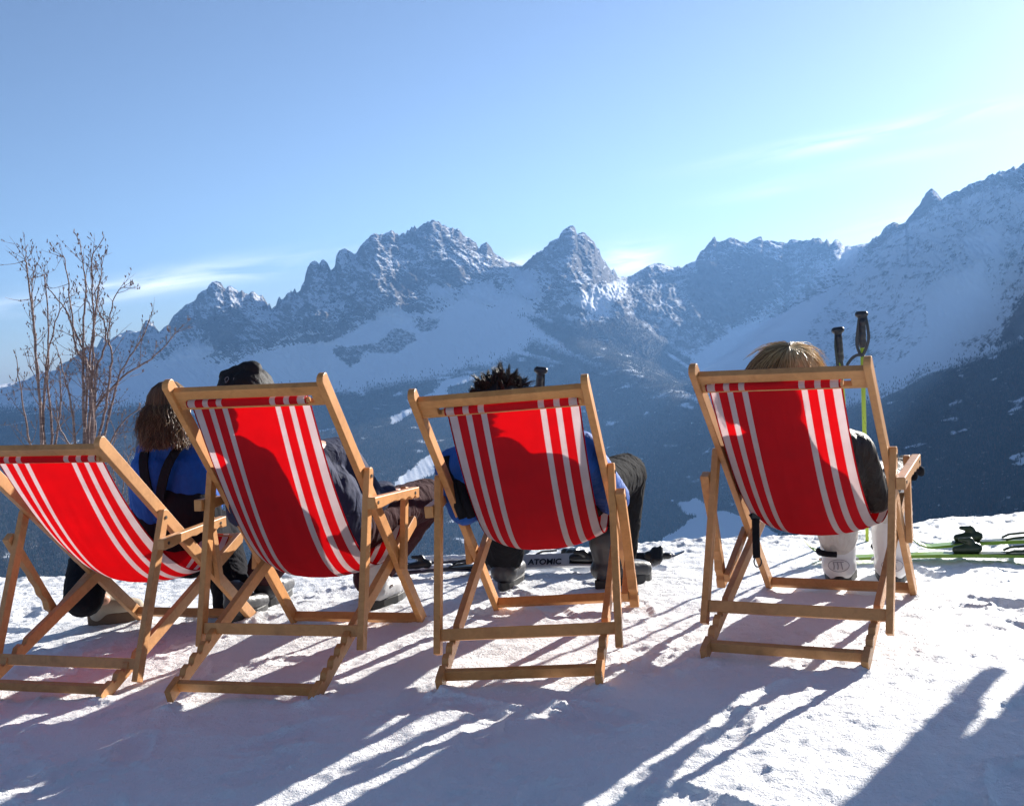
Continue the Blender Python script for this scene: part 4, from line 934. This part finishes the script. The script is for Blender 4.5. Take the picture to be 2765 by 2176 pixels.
# ================================================================== SKIS, POLES, STRAP, SHRUBS
def ski(name_label, A, B, mats, w=.075, tip_at='A', binding_f=.5, group=None, snow=False, text=None, roll=0.0, tiph=.035):
    A, B = Vector(A), Vector(B); d = (B-A); L = d.length; d = d.normalized(); up = Vector((0, 0, 1)); s = d.cross(up).normalized(); up = s.cross(d).normalized()
    c_, s_ = math.cos(roll), math.sin(roll); up, s = up*c_+s*s_, s*c_-up*s_
    root = empty('ski', Matrix.Translation((A+B)/2)); tag(root, name_label, 'ski', group)
    n = 40; top, botm = mats
    vs, fs = [], []
    for i in range(n+1):
        f = i/n; x = f*L
        ends = f if tip_at == 'A' else 1-f
        hw = w/2*(1-.16*math.sin(math.pi*min(1, max(0, (f-.06)/.88)))); hw *= math.sqrt(max(.04, 1-max(0, (.05-min(f, 1-f))/.05)**2))
        rise = tiph*max(0, (.13-ends)/.13)**2 + .012*max(0, (ends-.95)/.05)**2 + .010*math.sin(math.pi*min(1, max(0, (f-.1)/.8)))
        th = .006+.008*math.sin(math.pi*min(1, max(0, f)))
        c = A+d*x+up*(rise+.004)
        vs += [c-s*hw, c+s*hw, c+s*hw*.94+up*th, c-s*hw*.94+up*th]
    for i in range(n):
        a = i*4
        for k in range(4): fs.append((a+k, a+(k+1) % 4, a+4+(k+1) % 4, a+4+k))
    fs += [(3, 2, 1, 0), (n*4, n*4+1, n*4+2, n*4+3)]
    m = MB(); m.add(vs, fs); bd_ = part(m, 'ski_body', top, root, .0015)
    c = A+d*(L*binding_f)+up*.026
    P = lambda x, y, z: c+d*x+s*y+up*z
    toe = Blob(); toe.cap(P(.13, -.022, .018), P(.13, .022, .018), .022); toe.cap(P(.10, 0, .020), P(.19, 0, .012), .020, .014); toe.cap(P(.155, -.03, .03), P(.155, .03, .03), .012)
    o = toe.build('toe_piece', botm, root, .005, 2)
    hl = Blob(); hl.cap(P(-.16, 0, .022), P(-.24, 0, .016), .024, .018); hl.cap(P(-.17, 0, .02), P(-.185, 0, .055), .018, .015); hl.cap(P(-.185, 0, .055), P(-.225, 0, .060), .012, .009)
    o = hl.build('heel_piece', botm, root, .005, 2)
    m = MB(); m.beam(P(.10, 0, -.004), P(-.26, 0, -.004), s, .052, .012); part(m, 'binding_plate', botm, root, .003)
    for sg in (-1, 1):
        m = MB(); m.tube([P(-.05, .032*sg, .006), P(-.02, .045*sg, .016), P(.05, .048*sg, .020)], .005, 6); part(m, 'brake_arm', botm, root)
    if snow:                                       # a crust of snow lying on the top sheet
        rs = np.random.RandomState(int(L*1000))
        for fa, fb in ((.05, binding_f-.13), (binding_f+.13, .95)):
            if fb-fa < .08: continue
            bl = Blob(); n_ = int((fb-fa)*L/.022)
            for k in range(n_):
                f = fa+(fb-fa)*k/n_; bl.cap(A+d*L*f+s*rs.uniform(-.015, .015)+up*.022, A+d*(L*f+.030)+s*rs.uniform(-.015, .015)+up*.022, rs.uniform(.010, .019))
            bl.build('snow_crust', MAT_SNOW, root, .006, 2, .004, 40, (1, 1, 1))
    if text:
        txt, f0, size, tm = text
        cu = bpy.data.curves.new('t', 'FONT'); cu.body = txt; cu.size = size; cu.extrude = .0006; cu.align_x = 'CENTER'; cu.align_y = 'CENTER'; cu.offset = .0012
        to = bpy.data.objects.new('t', cu); COL.objects.link(to); dg = bpy.context.evaluated_depsgraph_get(); dg.update()
        me = bpy.data.meshes.new_from_object(to.evaluated_get(dg)); bpy.data.objects.remove(to); me.name = 'lettering'
        o = link_mesh('lettering', me, tm)
        pos = A+d*(L*f0); xd = d if d.x > 0 else -d
        zd = up if up.z > 0 else -up; yd = zd.cross(xd).normalized()
        mt = Matrix((xd, yd, zd)).transposed().to_4x4(); mt.translation = pos+zd*.0300-yd*.012
        me.transform(mt); adopt(o, root); parent_to(o, bd_, root)
    return root
SKI_NAVY = plain('navy_ski_topsheet', (.012, .016, .05), .3, .2, spec=.5); SKI_BIND = plain('black_binding', (.02, .02, .022), .35, .3)
SKI_WHITE = plain('grey_white_ski_topsheet', (.50, .51, .54), .3, .1); SKI_GREEN = plain('green_ski_topsheet', (.22, .36, .035), .35, .15, 9); LETTER = plain('black_lettering', (.015, .015, .02), .5)
GREEN_BIND = plain('green_black_binding', (.025, .040, .022), .35, .6, 9)
def gpt(px, py, dz=.0):
    p = on_ground(px, py, .01); p.z = gz(p.x, p.y)+dz; return p
grp = 'dark skis lying flat along the snow edge'
ski('navy ski lying on the snow edge behind the middle chairs, farther of the dark pair', gpt(1090, 1524, .014), gpt(1850, 1516, .014), (SKI_NAVY, SKI_BIND), .075, 'B', .52, grp, True)
ski('grey white ski with black lettering lying in the snow behind the spiky haired person', gpt(1290, 1540, .035), gpt(1800, 1531, .035), (SKI_WHITE, SKI_BIND), .085, 'B', .80, grp, False, ('ATOMIC', .375, .040, LETTER), roll=.8)
ski('navy ski lying nearest on the snow behind the second chair, its tail half buried', gpt(1040, 1553, .008), gpt(1300, 1544, .014), (SKI_NAVY, SKI_BIND), .07, 'A', .8, grp, True)
g2 = 'pair of green skis lying at the right end of the snow'
ski('green ski with its curved tip beside the white boots, nearer of the green pair', gpt(2172, 1513, .012), gpt(3000, 1500, .012), (SKI_GREEN, GREEN_BIND), .08, 'A', .71, g2, False, tiph=.085)
ski('green ski lying behind the other green one with its binding raised on snow', gpt(2440, 1494, .03), gpt(3050, 1474, .05), (SKI_GREEN, GREEN_BIND), .08, 'A', .51, g2, False, tiph=.085)
HANDLE = plain('black_grip', (.018, .020, .028), .35, .2, spec=.5); POLE_NEON = plain('neon_yellow_pole', (.50, .62, .06), .3, .1, 12, spec=.5); POLE_DARK = plain('dark_pole', (.03, .035, .05), .3)
def ski_pole(label, top, bottom, shaft, strap, group='ski poles stuck in the snow', bands=True):
    top, bottom = Vector(top), Vector(bottom); d = (bottom-top).normalized(); s = d.cross(Vector((0, 1, 0))).normalized(); f = s.cross(d)
    root = empty('ski_pole', Matrix.Translation(bottom)); tag(root, label, 'ski pole', group)
    m = MB(); m.tube([top+d*.12, top+d*.5, bottom], [.0105, .0105, .0075], 10); sh = part(m, 'shaft', shaft, root, 0, True)
    if bands:
        m = MB(); L = (bottom-top).length
        pts = [top+d*(.34+.011*k)+ (s*math.cos(k*.30)+f*math.sin(k*.30))*.0083 for k in range(34)]
        m.tube(pts, .0022, 5); o = part(m, 'dark_swirl', POLE_DARK, root, 0, True); parent_to(o, sh, root)
    b = Blob(); b.cap(top+d*.012, top+d*.135, .0175, .0185); b.cap(top+d*.135, top+d*.15, .020, .017); b.cap(top+d*.006-s*.016, top+d*.006+s*.016, .0155, .0155)
    for k in range(3): b.cap(top+d*(.04+.028*k)+f*-.008, top+d*(.052+.028*k)+f*-.008, .0165)
    g = b.build('grip', HANDLE, root, .004, 2)
    m = MB(); B0 = bottom-d*.07; m.tube([B0, B0+d*.006], [.038, .030], 16); part(m, 'basket', POLE_DARK, root)
    for pts in strap:
        m = MB(); P_ = [top+s*x+f*y+d*z for x, y, z in pts]; nn = []
        for k in range(len(P_)-1):
            for q in range(4):
                t_ = q/4; a, b_, c_, e_ = P_[max(k-1, 0)], P_[k], P_[k+1], P_[min(k+2, len(P_)-1)]
                nn.append(.5*((2*b_)+(c_-a)*t_+(2*a-5*b_+4*c_-e_)*t_*t_+(3*b_-a-3*c_+e_)*t_**3))
        nn.append(P_[-1])
        for k in range(len(nn)-1): dv_ = (nn[k+1]-nn[k]).normalized(); m.beam(nn[k], nn[k+1]+(nn[k+1]-nn[k])*.12, d if abs(dv_.dot(s)) > .7 else s+f*.3, .014, .0035)
        o = part(m, 'wrist_strap', HANDLE, root)
    return root
sgn = 1
ski_pole('taller neon yellow ski pole with its wrist strap looped out to the left', at(2326, 845, 5.25), at(2343, 1512, 5.3), POLE_NEON,
  [[(.014, -.01, .01), (.022, -.014, .06), (.026, -.014, .12), (.014, -.012, .165), (-.004, -.012, .20)], [(-.014, -.012, .02), (-.024, -.014, .08), (-.030, -.014, .14), (-.018, -.014, .185), (-.004, -.012, .20)], [(.0, -.012, .195), (-.03, -.014, .195), (-.055, -.012, .21), (-.078, -.012, .24)]])
ski_pole('shorter neon yellow ski pole tilted left beside the taller one', at(2262, 888, 5.35), at(2309, 1500, 5.5), POLE_NEON, [[(-.012, -.012, .01), (-.020, -.014, .08), (-.018, -.013, .16), (-.014, -.012, .25)], [(.0, -.012, .12), (.004, -.013, .2), (-.004, -.012, .25)]])
ski_pole('single ski pole whose black grip rises between the spiky hair and the chair rail', at(1461, 996, 4.9), at(1405, 1520, 5.25), POLE_NEON, [[(.012, -.012, .02), (.016, -.012, .10), (.0, -.012, .16)]])
# black strap with a snap hook hanging at the left side of the right-hand chair
root = empty('hanging_strap', Matrix.Translation(at(2045, 1400, 3.98))); tag(root, 'black webbing strap with a snap hook dangling below the right hand chair canvas', 'strap')
T0, T1 = at(2033, 1395, 3.98), at(2043, 1508, 3.98); m = MB()
P_ = [at(2030, 1385, 3.98), at(2040, 1400, 3.97), at(2041, 1440, 3.97), at(2043, 1502, 3.97)]
for k in range(3): m.beam(P_[k], P_[k+1]+(P_[k+1]-P_[k])*.06, Vector((1, 0, 0)), .026, .004)
part(m, 'webbing', BLACK_CLOTH, root)
m = MB(); c = at(2046, 1516, 3.97); m.tube([c+Vector((.013*math.sin(R(a)), 0, .019*math.cos(R(a)))) for a in range(20, 330, 20)], .0026, 6); part(m, 'snap_hook', SKI_BIND, root)
m = MB(); m.beam(at(2030, 1392, 3.975), at(2052, 1400, 3.975), Vector((0, 0, 1)), .026, .012); part(m, 'strap_slider', SKI_BIND, root, .002)

# bare shrubs: traced main stems, twigs grown from them
BARK = NT('birch_bark'); c_ = BARK.coord('Object', (1, 1, 4)); n_ = BARK.noise(24, 4, c_)
BARK = BARK.done(BARK.principled(BARK.ramp(n_, [(.35, (.11, .070, .066)), (.6, (.24, .17, .155)), (.75, (.42, .37, .35))]), .6, None, .3))
BROWN_TWIG = plain('brown_twig', (.10, .065, .04), .8, .3)
def shrub(name, label, stems, Y, seed, ntw, mat, base_z=None, twig_len=(.07, .24), rbase=.0085, up=.9, grp=None, depth=.25):
    rs = np.random.RandomState(seed); first = at(*stems[0][0], Y); root = empty(name, Matrix.Translation((first.x, first.y, gz(first.x, first.y)))); tag(root, label, 'shrub', grp)
    tw = MB()
    def smoothline(P_, n):
        out = []
        for k in range(len(P_)-1):
            for q in range(n):
                t_ = q/n; a, b_, c_, e_ = P_[max(k-1, 0)], P_[k], P_[k+1], P_[min(k+2, len(P_)-1)]
                out.append(.5*((2*b_)+(c_-a)*t_+(2*a-5*b_+4*c_-e_)*t_*t_+(3*b_-a-3*c_+e_)*t_**3))
        return out+[P_[-1]]
    def twig(tw, p, d, ln, r, lev):
        pts = [p]; dd = d.normalized(); n = 6
        for k in range(n):
            dd = (dd+Vector(rs.normal(size=3))*.075+Vector((0, 0, .06))).normalized(); pts.append(pts[-1]+dd*ln/n)
        tw.tube(pts, [r*(1-.75*k/n) for k in range(n+1)], 4)
        if lev > 0:
            for _ in range(rs.randint(1, 4)):
                k = rs.randint(2, n); e = Vector(rs.normal(size=3)); e = (dd*.9+e*.55).normalized(); twig(tw, pts[k], e, ln*rs.uniform(.35, .65), r*.62, lev-1)
        else:
            for _ in range(2):                     # buds
                k = rs.randint(2, n+1); q = pts[k]; tw.tube([q, q+Vector(rs.normal(size=3))*.004+Vector((0, 0, .011))], [.0032, .0016], 4)
    for st in stems:
        dz = rs.uniform(-depth, depth); P_ = [at(px, py, Y+dz*(.3+.7*k/len(st))) for k, (px, py) in enumerate(st)]
        P_ = smoothline(P_, 6); L = sum((b-a).length for a, b in zip(P_[:-1], P_[1:])); r0 = min(rbase, .0035+L*.0072)
        P_ = [p+Vector(rs.normal(size=3))*.0022 for p in P_]
        m = MB(); m.tube(P_, [r0*(1-.80*k/(len(P_)-1)) for k in range(len(P_))], 7)
        o = part(m, 'stem', mat, root, 0, True)
        for _ in range(max(2, int(ntw*L))):
            k = rs.randint(int(len(P_)*.22), len(P_)-1); d = (P_[k+1]-P_[k]).normalized(); e = Vector(rs.normal(size=3)); e.y *= .7
            d = (d*up+e*.55).normalized(); f = 1-k/len(P_); twig(tw, P_[k], d, rs.uniform(*twig_len)*(.5+.7*f), r0*.36*(1-.55*k/len(P_)), 1)
    w = part(tw, 'twigs', mat, root); w['kind'] = 'stuff'
    return root
stA = [[(125,1330),(112,1150),(102,1010),(90,860),(72,720),(68,700),(74,662)], [(122,1330),(118,1180),(120,1050),(130,920),(122,760),(112,745)],[(118,1320),(110,1100),(97,990),(90,860),(86,780),(98,710)],[(110,1320),(85,1220),(60,1080),(45,960)],[(128,1330),(140,1180),(128,1000),(150,870),(185,800)],[(130,1340),(150,1200),(165,1080),(160,980)]]
stB = [[(228,1320),(226,1150),(224,1000),(226,860),(232,780),(222,700),(214,645)], [(236,1320),(240,1160),(250,1000),(254,900),(250,800),(248,700),(282,640)],[(240,1320),(250,1150),(246,1010),(205,940),(190,860),(140,790),(116,770)],[(250,1320),(262,1200),(290,1080),(300,960),(292,900),(310,800),(342,770)],[(246,1330),(256,1180),(258,1010),(280,950),(284,880),(262,830),(250,740)],[(255,1330),(270,1230),(300,1100),(330,1000),(390,900),(405,850)],[(262,1320),(290,1220),(340,1130),(420,1085)],[(244,1300),(250,1130),(330,1020),(420,960),(495,875)],[(220,1330),(205,1200),(190,1080),(170,1000),(150,930)],[(214,1330),(200,1230),(160,1150),(150,1050)],[(252,1310),(248,1100),(228,960),(200,880),(178,720),(172,690)],[(236,1320),(232,1100),(244,960),(262,820),(272,740),(276,690)]]
stC = [[(300,1400),(330,1330),(345,1240),(370,1200)],[(300,1400),(310,1310),(300,1230),(330,1150)],[(310,1400),(350,1350),(400,1320),(390,1250)],[(290,1400),(280,1300),(310,1180),(295,1130)],[(320,1420),(360,1300),(330,1210)],[(330,1430),(380,1380),(420,1370)]]
shrub('bare_shrub', 'bare twiggy shrub with pale stems at the far left edge of the snow', stA, 6.0, 21, 13, BARK, grp='bare shrubs at the left edge of the terrace')
shrub('bare_shrub', 'tall bare birch shrub with many upright stems behind the leftmost chair', stB, 5.9, 22, 14, BARK, grp='bare shrubs at the left edge of the terrace')
shrub('bare_shrub', 'low tangle of thin twigs between the tall bare shrub and the long haired person', stC, 5.8, 23, 14, BARK, twig_len=(.08, .25), rbase=.005, grp='bare shrubs at the left edge of the terrace')
stD = [[(2690+20*k, 1480), (2670+28*k, 1445), (2660+30*k, 1425+6*(k % 2))] for k in range(5)]
shrub('brown_bush', 'small brown dry bush beyond the snow edge at the far right', stD, 7.0, 24, 60, BROWN_TWIG, twig_len=(.05, .14), rbase=.005, depth=.1)

# somebody stands just outside the frame on the right: the shadow falls across the snow
def G(x, y, z): return Vector((x, y, z+gz(x, y)*(z < .3)))
J = dict(head=(3.17, 4.86, 1.63), neck=(3.17, 4.84, 1.47), chest=(3.16, 4.83, 1.28), pelvis=(3.14, 4.84, .93), shL=(2.97, 4.83, 1.40), shR=(3.36, 4.83, 1.40), elL=(2.88, 4.86, 1.12), elR=(3.47, 4.84, 1.13),
  haL=(2.95, 5.02, .93), haR=(3.41, 5.00, .92), knL=(2.97, 4.88, .50), knR=(3.27, 4.86, .50), anL=G(2.81, 4.86, .14), anR=G(3.33, 4.84, .14), toL=G(2.82, 5.05, .04), toR=G(3.35, 5.03, .04), fwd=(.1, 1, -.05), up=(0, 0, 1))
p5, v, F, jk, tz = make_person('person in dark ski clothes standing just beyond the right end of the green skis', J, G(3.11, 4.85, 0), NAVY, BLACK_CLOTH, 1.02, 1.08, 1.05)
for x_ in (2.80, 3.33):
    h = G(x_, 4.80, 0); make_boot(p5, h, (.06, 1, 0), .31, .24, .060, (BOOT_DARK, BOOT_SOLE, TRIM), buckles=3)
b = Blob(); hc = v['head']+F@Vector((0, -.014, .035)); b.ell(hc, (.092, .110, .088), F, 24, 16); b.build('cap', HAT, p5, .006, 4)

# clothes and bodies press against the canvas instead of passing through it
def press(root, i):
    M4 = chairs[i][2]; inv = np.array(M4.inverted()); fw_ = np.array(M4); ctl = chairs[i][3]
    tt = np.linspace(0, 1, 120); C = np.array([[bez(ctl, t_).y, bez(ctl, t_).z] for t_ in tt])
    T_ = np.gradient(C, axis=0); T_ /= np.linalg.norm(T_, axis=1, keepdims=True); N_ = np.stack([-T_[:, 1], T_[:, 0]], 1)
    for o in [c for c in root.children_recursive if c.type == 'MESH' and c.name.split('.')[0] in ('body', 'jacket', 'trousers')]:
        n = len(o.data.vertices); co = np.empty(n*3); o.data.vertices.foreach_get('co', co); co = co.reshape(-1, 3)
        loc = co@inv[:3, :3].T+inv[:3, 3]
        d = loc[:, None, 1:]-C[None]; k = np.argmin((d**2).sum(2), 1); sd_ = (d[np.arange(n), k]*N_[k]).sum(1)
        x_ = np.clip(np.abs(loc[:, 0])/.2115, 0, 1.2); clear = .014+.0*x_; base_ = (BULGE*bulge(x_, tt[k]))*.72 - .05*np.sin(math.pi*tt[k])   # how far the cloth hangs behind its mean line
        clear = clear - base_
        fix = (x_ < 1.12) & (sd_ < clear) & (sd_ > -.14) & (k > 2) & (k < 117)
        loc[fix, 1:] += N_[k[fix]]*(clear-sd_)[fix][:, None]
        co = loc@fw_[:3, :3].T+fw_[:3, 3]; o.data.vertices.foreach_set('co', co.ravel()); o.data.update()
for r_, i in ((p2, 2), (p3, 3), (p4, 4)): press(r_, i)
